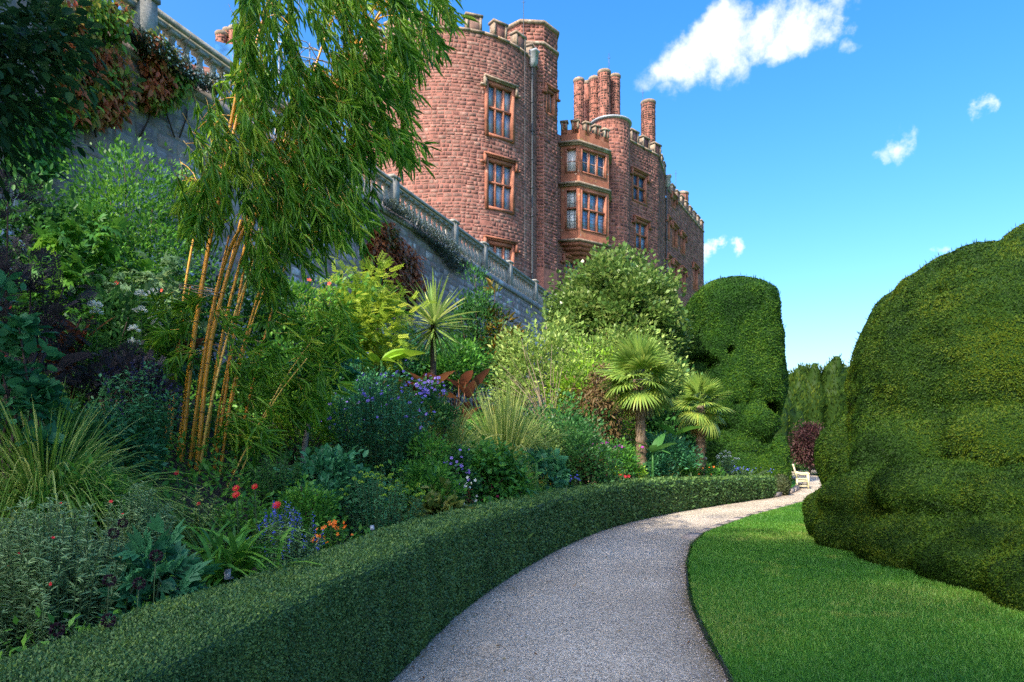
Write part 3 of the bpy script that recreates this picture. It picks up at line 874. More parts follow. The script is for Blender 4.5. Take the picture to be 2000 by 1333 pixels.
if tur_win: window(*tur_win, 2, 1, m_gw, jw=.16)
g = Geo(); prism(g, ngon(TC, 2.08, 8, R(27.5)), ZR + 25.95, ZR + 26.12); prism(g, ngon(TC, 2.1, 8, R(27.5)), tz - .1, tz + .08); g.build('string_course', m_copg, tur)

# main wall: a low bay half, then the taller half to the corner, then a short return
F1 = Flat((2.09, 46.5), (1, 1)); FA, FB = ZR + 21.7, ZR + 24.0; UB = 14.13
RC = Flat((12.08, 56.5), (.342, .94)); WG = Flat((13.8, 61.0), (.479, .878)); GW = ZR + 23.0
fw = []
def addw(w, p0, p1, y1, y0, nl, rows, glass, **k):
    a, d0 = px_flat(w, p0); b_, d1 = px_flat(w, p1); d = (d0 + d1) / 2
    fw.append((w, (a + b_) / 2, b_ - a, zof(y0, d), zof(y1, d), nl, rows, glass, k))
addw(F1, 1234, 1263, 339, 398, 2, 2, m_gp); addw(F1, 1239, 1266, 432, 492, 2, 2, m_gr)
addw(F1, 1254, 1277, 531, 600, 2, 2, m_gr); addw(F1, 1045, 1067, 388, 440, 2, 1, None, shutter=True); addw(F1, 1101, 1136, 508, 596, 3, 2, m_gr)
addw(F1, 1041, 1052, 262, 300, 1, 1, None, shutter=True, hood=False, jw=.12)
for p0, p1, y1, y0 in ((1302.5, 1308, 428, 470), (1312.5, 1323, 443, 486), (1329, 1338, 460, 499), (1302.5, 1309, 503, 548), (1314, 1324.5, 515, 557), (1330, 1339.5, 528, 572), (1353, 1362.5, 521, 570), (1309, 1326, 588, 630), (1311, 1320, 385, 408)):
    addw(WG, p0, p1, y1, y0, 2, 1, None, shutter=True, jw=.16)
def big_wall(name, w, u0, u1, z0, z1, mort, mat, hr, wr):
    ops = [(f[1] - f[2] / 2, f[1] + f[2] / 2, f[3], f[4]) for f in fw if f[0] is w and u0 < f[1] < u1]
    g = Geo(); wall_core(g, w, u0, u1, z0, z1, ops, 1.5); o = g.build(name, mort, castle)
    gs = Geo(); add_stones(gs, w, stones(u0, u1, z0 + 4, z1 - .1, ops, hr, wr), proud=(.002, .035), jit=.45); gs.build('stonework', mat, o, kind='stuff')
    return o
big_wall('bay_wall', F1, -2.4, 6.9, 0, FA, m_mort, m_red, (.15, .30), (.18, .48))
big_wall('main_wall', F1, 6.9, UB, 0, FB, m_mort2, m_red2, (.15, .30), (.18, .48))
big_wall('corner_wall', RC, 0, 4.8, 0, FB, m_mort2, m_red2, (.15, .30), (.18, .48))
big_wall('back_wing', WG, 0, 14.35, 0, GW, m_mort2, m_red2, (.17, .32), (.2, .5))
e_ = WG.pos(14.35, 0)[:2]; big_wall('end_wall', Flat(e_, (-.878, .479)), 0, 8, 0, GW, m_mort2, m_red2, (.25, .4), (.3, .6))
for f in fw: window(f[0], f[1], f[2], f[3], f[4], f[5], f[6], f[7], **f[8])
g = Geo()
def slab(pts, z): prism(g, [np.array(p) for p in pts], z - .3, z)
slab([(2, 46.6), (7, 51.6), (3, 58), (-4, 52)], FA - .6); slab([(7, 51.6), (12, 56.6), (13.6, 61), (5, 66), (2, 57)], FB - .7); slab([(13.7, 61.2), (20.6, 73.5), (12, 78), (6, 66)], GW - .7)
g.build('flat_roof', m_lead, castle)
crenel_sill(F1, 7.9, UB, FB); crenel_sill(RC, 0, 4.8, FB); crenel_sill(WG, 0, 14.3, GW)
for p in (1240, 1262, 1284):
    u, d = px_flat(F1, p); merlon(F1, u, .95, FB + .03, .8, m_red2)
for u in (1.0, 2.6, 4.2): merlon(RC, u, .9, FB + .03, .8, m_red2)
for u in np.arange(.7, 14.2, 1.62): merlon(WG, u, .95, GW + .03, .85, m_red2)

# canted bay window
A_, B_, C_, D_ = np.array([3.42, 47.75]), np.array([4.70, 47.45]), np.array([6.95, 49.02]), np.array([7.3, 51.2])
bc = np.array([5.3, 50.2])
BL, BF, BR = Flat(A_, B_ - A_), Flat(B_, C_ - B_), Flat(C_, D_ - C_)
LBL, LBF = np.linalg.norm(B_ - A_), np.linalg.norm(C_ - B_)
zb0, zb1 = ZR + 14.25, ZR + 22.0
op_l = [(.30, LBL - .14, ZR + 19.0, ZR + 20.75), (.30, LBL - .14, ZR + 15.0, ZR + 17.85)]
op_f = [(.14, LBF - .22, ZR + 19.0, ZR + 20.75), (.14, LBF - .22, ZR + 15.0, ZR + 17.85)]
g = Geo(); wall_core(g, BL, 0, LBL, zb0, zb1, op_l, 3); wall_core(g, BF, 0, LBF, zb0, zb1, op_f, 3); wall_core(g, BR, 0, np.linalg.norm(D_ - C_), zb0, zb1, [], 3)
bay = g.build('bay_window', m_lich, castle)
def off(k): return [bc + (p - bc) * k for p in (A_, B_, C_, D_)] + [bc + np.array([1.2, 2.0]), bc + np.array([-1.9, -1.4])]
g = Geo()
for zz in (((ZR + 21.0, ZR + 21.15, 1.10), (ZR + 20.9, ZR + 21.0, 1.05)), ((ZR + 18.15, ZR + 18.3, 1.10), (ZR + 18.05, ZR + 18.15, 1.05)), ((ZR + 14.2, ZR + 14.33, 1.10),)):
    g = Geo()
    for z0_, z1_, k in zz: prism(g, off(k), z0_, z1_)
    g.build('cornice', m_copg, bay)
g = Geo()
for i, k in enumerate((1.02, .92, .80, .66, .5)):
    prism(g, off(k), ZR + 14.2 - .24 * (i + 1), ZR + 14.2 - .24 * i - .05, .3 + .1 * i); prism(g, off(k - .05), ZR + 14.2 - .24 * i - .05, ZR + 14.2 - .24 * i, .3)
g.build('corbel', m_trim, bay)
g = Geo(); prism(g, off(.97), zb1 - .3, zb1 - .1); g.build('bay_roof', m_lead, bay)
window(BL, (.30 + LBL - .14) / 2, LBL - .44, *op_l[0][2:], 1, 1, m_gw, hood=False, jw=.1, sash=True)
window(BL, (.30 + LBL - .14) / 2, LBL - .44, *op_l[1][2:], 1, 2, m_gl, hood=False, jw=.1)
window(BF, (.14 + LBF - .22) / 2, LBF - .36, *op_f[0][2:], 3, 1, m_gp, hood=False, jw=.1, sash=True)
window(BF, (.14 + LBF - .22) / 2, LBF - .36, *op_f[1][2:], 3, 2, m_gr, hood=False, jw=.1)
for w, u, W in ((BL, .22, .42), (BL, 1.0, .5), (BF, .75, .5), (BF, 1.65, .5), (BF, 2.5, .45)):
    merlon(w, u, W, zb1, .55, m_lich, .3)

# drum with lead cap, chimneys
def chimney(px, d, r, ytop, zbase, pot=False, cap=True):
    c = (np.array([(px - CX) * d / FPX, d])); zt = zof(ytop, d - r); w = Round(c, r)
    g = Geo(); wall_core(g, w, -math.pi * r, math.pi * r, zbase, zt - .1, [], r * .45)
    ch = g.build('chimney', m_mort2, castle)
    gs = Geo(); add_stones(gs, w, stones(-math.pi * r, math.pi * r, zbase, zt - .12, [], (.14, .22), (.2, .4)), gap=.008, proud=(.004, .02)); gs.build('stonework', m_chim, ch, kind='stuff')
    g = Geo(); g.lathe((*c, zt), [(r, -.2), (r + .05, -.14), (r + .06, -.02), (r + .02, .05), (r * .55, .05), (.01, .04)], 20); g.build('cap', m_copg, ch)
    if pot:
        g = Geo(); g.lathe((*c, zt), [(r * .45, .04), (r * .42, .2), (r * .3, .24), (.01, .24)], 12); g.build('chimney_pot', m_trim, ch)
DRUM = Round((7.55, 52.3), 1.45)
g = Geo(); wall_core(g, DRUM, -math.pi * 1.45, math.pi * 1.45, 5, ZR + 24.4, [], .4); dr = g.build('drum', m_mort2, castle)
gs = Geo(); add_stones(gs, DRUM, stones(-4.4, 4.4, ZR + 12, ZR + 24.3, [], (.2, .32), (.22, .5))); gs.build('stonework', m_red2, dr, kind='stuff')
g = Geo(); g.lathe((7.55, 52.3, ZR + 24.4), [(1.45, 0), (1.62, .05), (1.62, .16), (1.2, .32), (.9, .5), (.01, .55)], 28); g.build('lead_cap', m_lead, dr)
chimney(1130.5, 52.5, .385, 152, FA - 1, True); chimney(1146.5, 54, .29, 158, FA - 1); chimney(1160.5, 53, .40, 149, FA - 1, True)
chimney(1180, 51.8, .47, 135, FB); chimney(1201, 52.6, .40, 144, FB); chimney(1266, 58.0, .60, 194, FB - 1); chimney(1333, 68.5, .58, 374, GW - 1, True)
for p, d, yt in ((433, 44, 60), (447, 45.5, 54), (460, 44.2, 50), (470, 46, 56)):
    chimney(p, d, .36 if p != 460 else .42, yt, ZR + 22)

# drainpipes with hoppers, lightning rods
def pipe(w, u, z0, z1, hop=True, r=.05):
    t, nv = w.frame(u); g = Geo()
    g.tube([w.pos(u, z, .12) for z in np.linspace(z0, z1, 8)], r, 8); pp_ = g.build('drainpipe', m_pipe, castle, smooth=True)
    for z in np.arange(z0 + .5, z1, 1.8):
        g = Geo(); g.tube([w.pos(u, z, .12), w.pos(u, z + .12, .12)], r * 1.4, 8); g.build('bracket', m_pipe, pp_)
    if hop:
        g = Geo(); o = w.pos(u, z1, .02)
        V = []
        for z, s_ in ((0, .09), (.25, .2), (.85, .22), (.9, .26), (1.0, .26)): V += [o + t * x * s_ + nv * (s_ + y * s_) + Z3 * z for x, y in ((-1, -1), (1, -1), (1, 1), (-1, 1))]
        g.add(V, [(k * 4 + i, k * 4 + (i + 1) % 4, (k + 1) * 4 + (i + 1) % 4, (k + 1) * 4 + i) for k in range(4) for i in range(4)] + [(16, 17, 18, 19)])
        g.build('hopper', m_lead, pp_)
u, d = px_round(TW, 1036); pipe(TW, u, FZ, zof(133, d))
u, d = px_round(TW, 1022); pipe(TW, u, FZ, zof(95, d), False, .018)
pipe(RC, 4.65, 5, ZR + 23.0); pipe(WG, 1.1, 5, ZR + 13.0, False)
for x, y, z0_, z1_ in ((.74, 44.0, ZR + 24, ZR + 28.9), (7.3, 51.4, ZR + 28.0, ZR + 29.5), (11.0, 57.4, ZR + 27, ZR + 30.0), (16.2, 67.5, ZR + 24.0, ZR + 27.2)):
    g = Geo(); g.tube([(x, y, z0_), (x, y, z1_)], .018, 5); g.tube([(x - .12, y, z1_ - .3), (x, y, z1_ - .42), (x + .12, y, z1_ - .3)], .012, 4); g.build('lightning_rod', m_pipe, castle)

# wing behind the scaffold and the scaffold itself
WS = Flat((-24.0, 40.5), (.92, .39))
g = Geo(); wall_core(g, WS, -6, 16, FZ - .5, ZR + 23.6, [], 2); o_ = g.build('west_wing', m_mort, castle)
gs = Geo(); add_stones(gs, WS, stones(0, 16, ZR + 10, ZR + 23.5, [], (.25, .42), (.35, .8))); gs.build('stonework', m_red, o_, kind='stuff')
m_pole = plain('scaffold_tube', (.42, .46, .5), .35, .2, 10, metal=.8)
m_sheet = plain('blue_sheet', (.03, .16, .48), .4, .35, 1.5, c2=(.08, .30, .68))
m_board = plain('scaffold_board', (.16, .12, .09), .85, .3, 9)
scaf = thing('scaffolding', 'metal pole scaffolding hung with blue sheeting beside the round tower', 'scaffolding', WS.pos(8, FZ))
for i in range(9):
    g = Geo(); u = .3 + i * 1.85; g.tube([WS.pos(u, FZ, 1.6), WS.pos(u, ZR + (25.6 + (i % 3) * .35 if i > 3 else 21.5), 1.6)], .05, 6); g.build('pole', m_pole, scaf)
for z in (14, 16, 18, 20, 22, 24.6, 25.2):
    g = Geo(); g.tube([WS.pos(7.3 if z > 22 else -.3, ZR + z, 1.68), WS.pos(15.6, ZR + z, 1.68)], .045, 6); g.build('rail', m_pole, scaf)
for z in (14.1, 18.1):
    g = Geo(); t_, n_ = WS.frame(0); g.box(WS.pos(0, ZR + z), t_, n_, Z3, (0, 15.6), (.25, 1.5), (0, .06)); g.build('deck_board', m_board, scaf)
for i in range(8):
    g = Geo(); u = .3 + i * 1.85; top = ZR + (21.4 if i < 3 else 24.5 if i < 6 else 22.4) ; nu, nz = 7, 12
    U, Zz = np.meshgrid(np.linspace(u + .03, u + 1.82, nu), np.linspace(ZR + 9.5, top, nz), indexing='ij')
    O = 1.52 + .10 * np.sin((U - u) * 3.4 + Zz * .6) * np.sin((U - u) / 1.85 * math.pi) + .06 * vnoise(np.stack([U, Zz, U * 0], -1), 1.5)
    V = WS.pos(U, Zz, O).reshape(-1, 3); V2 = WS.pos(U, Zz, O - .01).reshape(-1, 3)
    qq = [(a * nz + b_, (a + 1) * nz + b_, (a + 1) * nz + b_ + 1, a * nz + b_ + 1) for a in range(nu - 1) for b_ in range(nz - 1)]
    g.add(V, qq); g.build('sheet', m_sheet, scaf, smooth=True)

# ------------------------------------------------------------------ clipped yews and box
YEW = [(.007, .032, .005), (.017, .064, .006), (.033, .100, .008), (.068, .14, .010)]
YEWO = [(.008, .029, .004), (.019, .057, .005), (.040, .088, .006), (.084, .122, .007)]
m_yew, m_yewo = leaf('yew', YEW, .6, .2, .6, .14), leaf('yew_olive', YEWO, .6, .2, .6, .14)
b_yew, b_yewo = leaf('yew_body', YEW, .7, .05, .8, .2, 22), leaf('yew_olive_body', YEWO, .7, .05, .8, .2, 22)
m_bark = plain('bark', (.055, .040, .030), .9, .4, 9, bmp=.7)

UP3 = np.array([0, 0, 1.])
def clipped(name, label, cat, f, lo, hi, h, mat, dens=1.0, root=None, Lk=.0030, group=None, Lmin=.024, up=.15):
    """clipped evergreen: one skin from a solid field, then a pelt of short sprays standing off it"""
    V, Q = sdf_mesh(f, lo, hi, h)
    th = thing(name, label, cat, (*((V[:, :2].min(0) + V[:, :2].max(0)) / 2), 0), group)
    g = Geo(); g.add(V, Q, tint=.22); g.build('body', {m_yew: b_yew, m_yewo: b_yewo}.get(mat, mat), th, smooth=True)
    camp = np.array([0, 0, EYE])
    def density(c, n):
        d = np.linalg.norm(c - camp, axis=1); L = np.maximum(Lmin, d * Lk)
        face = (n * nrm(camp - c)).sum(1)
        pxx = c[:, 0] / np.maximum(c[:, 1], .5)
        vis = np.where(face > -.45, 1.0, .12) * np.where((np.abs(pxx) < .95) & (c[:, 1] > .5), 1, .12) * (c[:, 2] > -.02)
        return dens * .82 / (L * L * .16) * vis
    p, n = sample_quads(V, Q, density)
    d = np.linalg.norm(p - camp, axis=1); clus = vnoise(p * np.array([1, 1, 1.8]), 9.0, 17); L = np.maximum(Lmin, d * Lk) * (.6 + .55 * rng.random(len(p)) + .35 * clus); p = p + n * (clus * np.minimum(.03, .002 * d + .008))[:, None]
    r3 = rand3(len(p)); tang = nrm(np.cross(n, r3))
    dirs = nrm(n * (.25 + .5 * rng.random((len(p), 1))) + tang * .8 + np.array([0, 0, up]))
    nors = nrm(n + rand3(len(p)) * .55)
    tin = np.clip(.15 + .7 * rng.random(len(p)) + .7 * (vnoise(p, 1.3, 4) - .5) + .35 * (vnoise(p * [1, 1, 4], 2.2, 6) - .5) + .22 * (clus - .5), 0, 1)
    stray = rng.random(len(p)) < .02
    L = np.where(stray, L * 1.8, L); dirs = np.where(stray[:, None], nrm(n * .8 + UP3 * .7 + rand3(len(p)) * .25), dirs)
    g = Geo(); leaves(g, p - n * (np.where(stray, .02, .15) * L)[:, None], dirs, nors, L, np.where(stray, L * .14, L * .36), 'diamond', tin)
    g.build('foliage', mat, th, kind='stuff')
    return th

def crease(p, a, s=.75, seed=31):
    q = p * np.array([1, 1, 1.5]); c_ = np.abs(vnoise(q, s, seed) - .5) * 2
    return a * np.exp(-(c_ / .10) ** 2) + a * .5 * np.exp(-((np.abs(vnoise(q, s * 2.1, seed + 3) - .5) * 2) / .10) ** 2)
def pits(p): return .5 * np.clip(vnoise(p * np.array([1, 1, 1.7]), 2.4, 21) - .76, 0, 1)
def wob(p, a=.10, s=1.1, seed=1): return a * (vnoise(p, s, seed) - .5) * 2 + a * .5 * (vnoise(p, s * 2.3, seed + 1) - .5) * 2

def f_right(p):
    s = ell(p, (7.72, 11.2, 2.4), (1.86, 2.4, 2.43))
    s = smin(s, ell(p, (6.95, 11.0, 1.55), (1.25, 1.5, 1.1)), .25)
    s = smin(s, ell(p, (10.6, 10.4, 1.7), (2.6, 3.0, 2.2)), .3)
    s = smin(s, ell(p, (6.35, 10.55, 1.35), (1.0, 1.0, .82)), .05)
    s = smin(s, ell(p, (7.3, 9.55, 1.55), (1.25, 1.05, .80)), .04)
    s = smin(s, ell(p, (9.2, 8.3, 1.2), (1.8, 1.5, 1.0)), .1)
    s = smin(s, ell(p, (5.75, 9.1, .98), (.92, .95, .42)), .03)
    s = smin(s, ell(p, (6.35, 8.0, .95), (.95, .85, .44)), .03)
    s = smin(s, ell(p, (5.35, 10.3, .78), (.62, .8, .42)), .04)
    s = smin(s, ell(p, (7.2, 7.0, .85), (1.3, 1.0, .5)), .05)
    for y, dx, rz in ((3.2, .1, .52), (5.0, .05, .5), (6.4, 0, .55), (7.7, .02, .5), (9.0, -.02, .54), (10.3, .02, .55)):
        s = smin(s, ell(p, (5.5 + dx, y, .28), (.82, 1.0, rz)), .06)
    s = smin(s, ell(p, (5.35, 11.35, .42), (.47, .55, .48)), .05)
    hol = smin(ell(p, P(1818, 1020, 8.1), (.55, .42, .11)), ell(p, P(1858, 1028, 7.8), (.42, .3, .07)), .05)
    s = np.maximum(s, -hol)
    return s + wob(p, .07, 1.5, 2) + wob(p, .03, 4.0, 12) + crease(p, .05) + pits(p)
clipped('yew_topiary', 'huge billowing yew topiary on the lawn, with a dark hollow low down', 'topiary', f_right, (4.3, 2.0, -.15), (12.5, 14.6, 5.2), .11, m_yewo)
clipped('yew_topiary', 'rounded yew topiary beyond the bench end of the lawn, overhanging the gravel', 'topiary',
        lambda p: smin(smin(ell(p, (9.05, 16.4, 1.3), (1.6, 1.6, 1.25)), ell(p, (9.75, 16.9, 2.1), (1.5, 1.5, 1.15)), .3), ell(p, (8.85, 16.4, .7), (1.2, 1.3, .75)), .2) + wob(p, .06, 1.3, 8) + crease(p, .04), (6.9, 14.4, -.1), (11.6, 18.8, 3.8), .13, m_yewo)
clipped('yew_topiary', 'tall yew dome rising behind the huge topiary at the edge of the picture', 'topiary',
        lambda p: ell(p, (14.35, 17.4, 3.3), (3.2, 3.2, 4.25)) + wob(p, .1, .9, 9) + crease(p, .04), (10.6, 13.8, -.2), (17.9, 21.0, 7.9), .18, m_yewo, dens=.6)

def rbox(p, c, h, r):
    q = np.abs(p - np.asarray(c)) - (np.asarray(h) - r)
    return np.linalg.norm(np.maximum(q, 0), axis=-1) + np.minimum(q.max(-1), 0) - r
def f_left(p):
    tap = p.copy(); tap[..., 0] = 9.15 + (p[..., 0] - 9.15) * (1 + .03 * (p[..., 2] - 4))
    s = rbox(tap, (8.98, 28, 5.45), (1.78, 1.8, 2.75), .95)
    s = smin(s, ell(p, (8.3, 27.7, 3.4), (1.85, 1.7, 3.1)), .5)
    s = smin(s, ell(p, (9.7, 26.75, 4.0), (.8, .75, .6)), .15)
    s = smin(s, ell(p, (9.45, 26.4, 2.45), (.9, .8, .8)), .12)
    s = smin(s, ell(p, (9.75, 27.6, 3.4), (1.0, 1.1, 2.4)), .3)
    s = smin(s, ell(p, (10.0, 27.9, 4.6), (.98, 1.2, 1.8)), .4)
    s = smin(s, ell(p, (8.8, 27.0, 1.0), (2.0, 1.5, 1.2)), .2)
    for px, py, d, r in ((1378, 700, 26.1, (.40, 1.0, .16)), (1395, 713, 26.1, (.2, 1.0, .22)), (1431, 682, 26.0, (.17, 1.0, .24)), (1446, 786, 26.0, (.5, .6, .10)), (1505, 800, 26.6, (.35, 1.0, .3)), (1512, 850, 26.6, (.4, 1.0, .3)), (1415, 838, 25.8, (.7, .6, .3)), (1474, 756, 26, (.15, .4, .15))):
        s = np.maximum(s, -ell(p, P(px, py, d), r))
    return s + wob(p, .10, 1.0, 5) + crease(p, .03, .6) + wob(p, .04, 3.5, 15) + pits(p)
clipped('yew_topiary', 'massive clipped yew standing upright between the castle and the path', 'topiary', f_left, (5.9, 25.2, -.2), (11.6, 30.4, 8.9), .17, m_yew)
def f_low(p):
    s = smin(ell(p, (8.1, 23.7, .55), (.95, .8, .78)), ell(p, (8.95, 23.5, .45), (.62, .6, .72)), .15)
    s = smin(s, ell(p, (9.22, 23.5, 1.05), (.27, .34, .92)), .22)
    return smin(s, ell(p, (8.75, 23.45, .95), (.3, .4, .3)), .2) + wob(p, .04, 1.6, 3)
clipped('yew_topiary', 'low clipped yew curling up into a horn behind the box hedge end', 'topiary', f_low, (6.9, 22.6, -.1), (9.8, 24.7, 2.2), .09, m_yew)
clipped('yew_topiary', 'dark flat topped yew block low behind the smaller palm', 'topiary', lambda p: rbox(p, (7.3, 25.4, .9), (1.7, .6, .85), .35) + wob(p, .07, 1.2, 6), (5.3, 24.5, -.1), (9.3, 26.3, 2.0), .12, m_yew)
clipped('clipped_bush', 'small brownish clipped ball at the end of the box hedge', 'bush', lambda p: ell(p, (8.55, 21.75, .28), (.26, .26, .36)) + wob(p, .03, 2, 6), (8.1, 21.3, -.05), (9.0, 22.2, .8), .05, leaf('brown_box', [(.025, .04, .014), (.05, .075, .022), (.09, .09, .035)], .6, .15))
clipped('yew_hedge', 'tall flat topped yew hedge glimpsed between magnolia and upright yew', 'hedge', lambda p: rbox(p, (7.4, 34, 4), (2.2, .9, 4.35), .5) + wob(p, .1, .9, 7), (4.8, 32.6, -.1), (10, 35.4, 8.8), .22, m_yew, dens=.35)

# box hedge: a swept clipped bank of leaves
hp = spline(HEDGE, 320); tdir = nrm(np.gradient(hp, axis=0)); hl = np.stack([-tdir[:, 1], tdir[:, 0]], 1)
hh = np.interp(hp[:, 1], [0, 6, 9, 15.7, 18, 21], [.86, .85, .80, .78, .70, .60])
sec = [(0.03, 0.0), (0.0, .12), (-.015, .45), (-.01, .85), (-.005, .965), (.03, 1.0), (.2, 1.006), (.40, 1.004), (.53, 1.0), (.56, .96), (.56, .6), (.56, 0)]
HB = hp.copy(); HBL = hl.copy()
V = np.array([[(*(hp[i] + hl[i] * a), hh[i] * b_) for a, b_ in sec] for i in range(len(hp))])
V += ((vnoise(V, 3.0, 2) - .5) * .05)[..., None] * np.array([.6, .2, 1]) * (V[..., 2:] > .05)
gro = vnoise(np.stack([V[..., 0] * 3.2, V[..., 1] * 3.2, V[..., 2] * .5], -1), 1.0, 14); V[..., :2] += (hl[:, None] * (.045 * np.clip(gro - .62, 0, 1) / .38)[..., None]) * (np.array([a for a, _ in sec]) < .03)[None, :, None]
ns = len(sec); Vf = V.reshape(-1, 3)
Qh = np.array([(i * ns + j, i * ns + j + 1, (i + 1) * ns + j + 1, (i + 1) * ns + j) for i in range(len(hp) - 1) for j in range(ns - 1)])[:, ::-1]
cap = [(len(hp) - 1) * ns + j for j in range(ns)]
Qc = np.array([(cap[j], cap[j + 1], cap[ns - 2 - j], cap[ns - 1 - j]) for j in range(ns // 2 - 1 + 1) if j + 1 <= ns - 2 - j])
Qh = np.vstack([Qh, Qc])
m_box = leaf('box', [(.034, .090, .030), (.076, .170, .050), (.125, .235, .056), (.20, .30, .045)], .45, .25, spec=.3)
hedge = thing('box_hedge', 'low clipped box hedge curving along the gravel path', 'hedge', (-.6, 5.5, 0))
g = Geo(); g.add(Vf, Qh, tint=.05); g.build('body', m_box, hedge, smooth=True)
def HN(c):
    j = np.argmin((hp[None, :, 0] - c[:, None, 0]) ** 2 + (hp[None, :, 1] - c[:, None, 1]) ** 2, 1); return hl[j]
def hden(c, n):
    d = np.linalg.norm(c - [0, 0, EYE], axis=1); L = np.clip(.0040 * d, .0125, .06)
    back = (c[:, 1] < .9) | (c[:, 0] < -.95 * np.maximum(c[:, 1], .1) - .3)
    return 1.35 / (L * L * .30) * np.where(back, .04, 1) * np.where(n[:, 0] * HN(c)[:, 0] + n[:, 1] * HN(c)[:, 1] > .5, .15, 1)
p, n = sample_quads(Vf, Qh, hden)
p = p + n * ((.014 * rng.random(len(p)) ** 2)[:, None] * np.clip(np.linalg.norm(p, axis=1) / 4, .8, 2)[:, None])
d = np.linalg.norm(p - [0, 0, EYE], axis=1); L = np.clip(.0040 * d, .0125, .06) * (.7 + .6 * rng.random(len(p)))
tang = nrm(np.cross(n, rand3(len(p))))
dirs = nrm(n * (.2 + .6 * rng.random((len(p), 1))) + tang * .7 + [0, 0, .35]); nors = nrm(n + rand3(len(p)) * .6)
streak = vnoise(np.stack([p[:, 0] * 9, p[:, 1] * 9, p[:, 2] * .8], 1), 1.0, 5)
tin = np.clip(.08 + .5 * rng.random(len(p)) + .35 * (n[:, 2] > .7) * rng.random(len(p)) + .4 * (streak - .5), 0, 1)  # leaves on upward faces tinted yellower, painting the sunlit hedge top into the colour
st = rng.random(len(p)) < .006; L = np.where(st, L * 2.2, L); dirs = np.where(st[:, None], nrm(n * .7 + rand3(len(p)) * .3 + [0, 0, .6]), dirs)
g = Geo(); leaves(g, p, dirs, nors, L, np.where(st, L * .3, L * .6), 'diamond', tin); g.build('foliage', m_box, hedge, kind='stuff')

# lawn grass: single blades, thinner and shorter far off
def blades(ns_, xy, dmul=1.0):
    d = xy[:, 1]; n_ = len(xy)
    Lb = (.020 + .022 * rng.random(n_)) * (1 + .02 * d); Wb = .0022 * (1 + .22 * d)
    b_ = np.c_[xy, lawn_z(xy[:, 0], xy[:, 1]) - .004]
    lean = rng.normal(size=(n_, 2)) * .5; tip = b_ + np.c_[lean * Lb[:, None], Lb]
    a = rng.random(n_) * math.pi; sd = np.c_[np.cos(a), np.sin(a), 0 * a] * Wb[:, None]
    return np.stack([b_ - sd, b_ + sd, tip], 1)
nb = 190000
yy = 2.2 + 17.5 * rng.random(nb * 2) ** 1.6
x0 = np.interp(yy, RIGHT[:, 1], RIGHT[:, 0]) + .015; xx = x0 + rng.random(nb * 2) * np.minimum(np.maximum(.78 * yy - x0 + .3, .3), 5.4 - np.minimum(x0, 4.6) + (yy > 11) * 2.0)
k = (xx < np.where(yy < 12, 5.3, 9.5)); xy = np.c_[xx, yy][k][:nb]
Vb = blades(len(xy), xy)
dry = vnoise(np.c_[xy, xy[:, 0] * 0], 1.6, 8) * vnoise(np.c_[xy, xy[:, 0] * 0], 5.0, 9)
tin = np.clip(.5 + .5 * (rng.random(len(xy)) - .5) + .8 * (vnoise(np.c_[xy, xy[:, 0] * 0], .7, 3) - .5) + .5 * np.clip(dry - .46, 0, 1) * 3, 0, .95)
ye = 2.2 + 13 * rng.random(9000) ** 1.3; xe = np.interp(ye, RIGHT[:, 1], RIGHT[:, 0]) + .03 * rng.random(9000) + .02 * (vnoise(np.c_[ye * 3, ye * 0, ye * 0], 1, 2) - .3)
be = np.c_[xe, ye, np.full(9000, .045)]; le = (.03 + .05 * rng.random(9000)) * (.6 + .8 * vnoise(np.c_[ye * 2.5, ye * 0, ye * 0], 1, 5)); te = be + np.c_[-le * (.3 + .6 * rng.random(9000)), rng.normal(size=9000) * le * .4, le * (.2 + .6 * rng.random(9000))]
se = np.c_[np.zeros(9000), .0022 * (1 + .2 * ye), np.zeros(9000)]
Vb = np.concatenate([Vb, np.stack([be - se, be + se, te], 1)]); xy = np.r_[xy, np.c_[xe, ye]]; tin = np.r_[tin, rng.random(9000) * .8]
g = Geo(); g.add(Vb.reshape(-1, 3), tris=np.arange(len(xy) * 3).reshape(-1, 3), tint=np.repeat(tin, 3))
m_grass = leaf('grass', [(.030, .130, .018), (.060, .205, .022), (.105, .26, .028), (.22, .30, .06)], .5, .3)
tag(g.build('lawn_grass', m_grass), 'short mown green grass of the lawn beside the path', 'grass', kind='stuff')

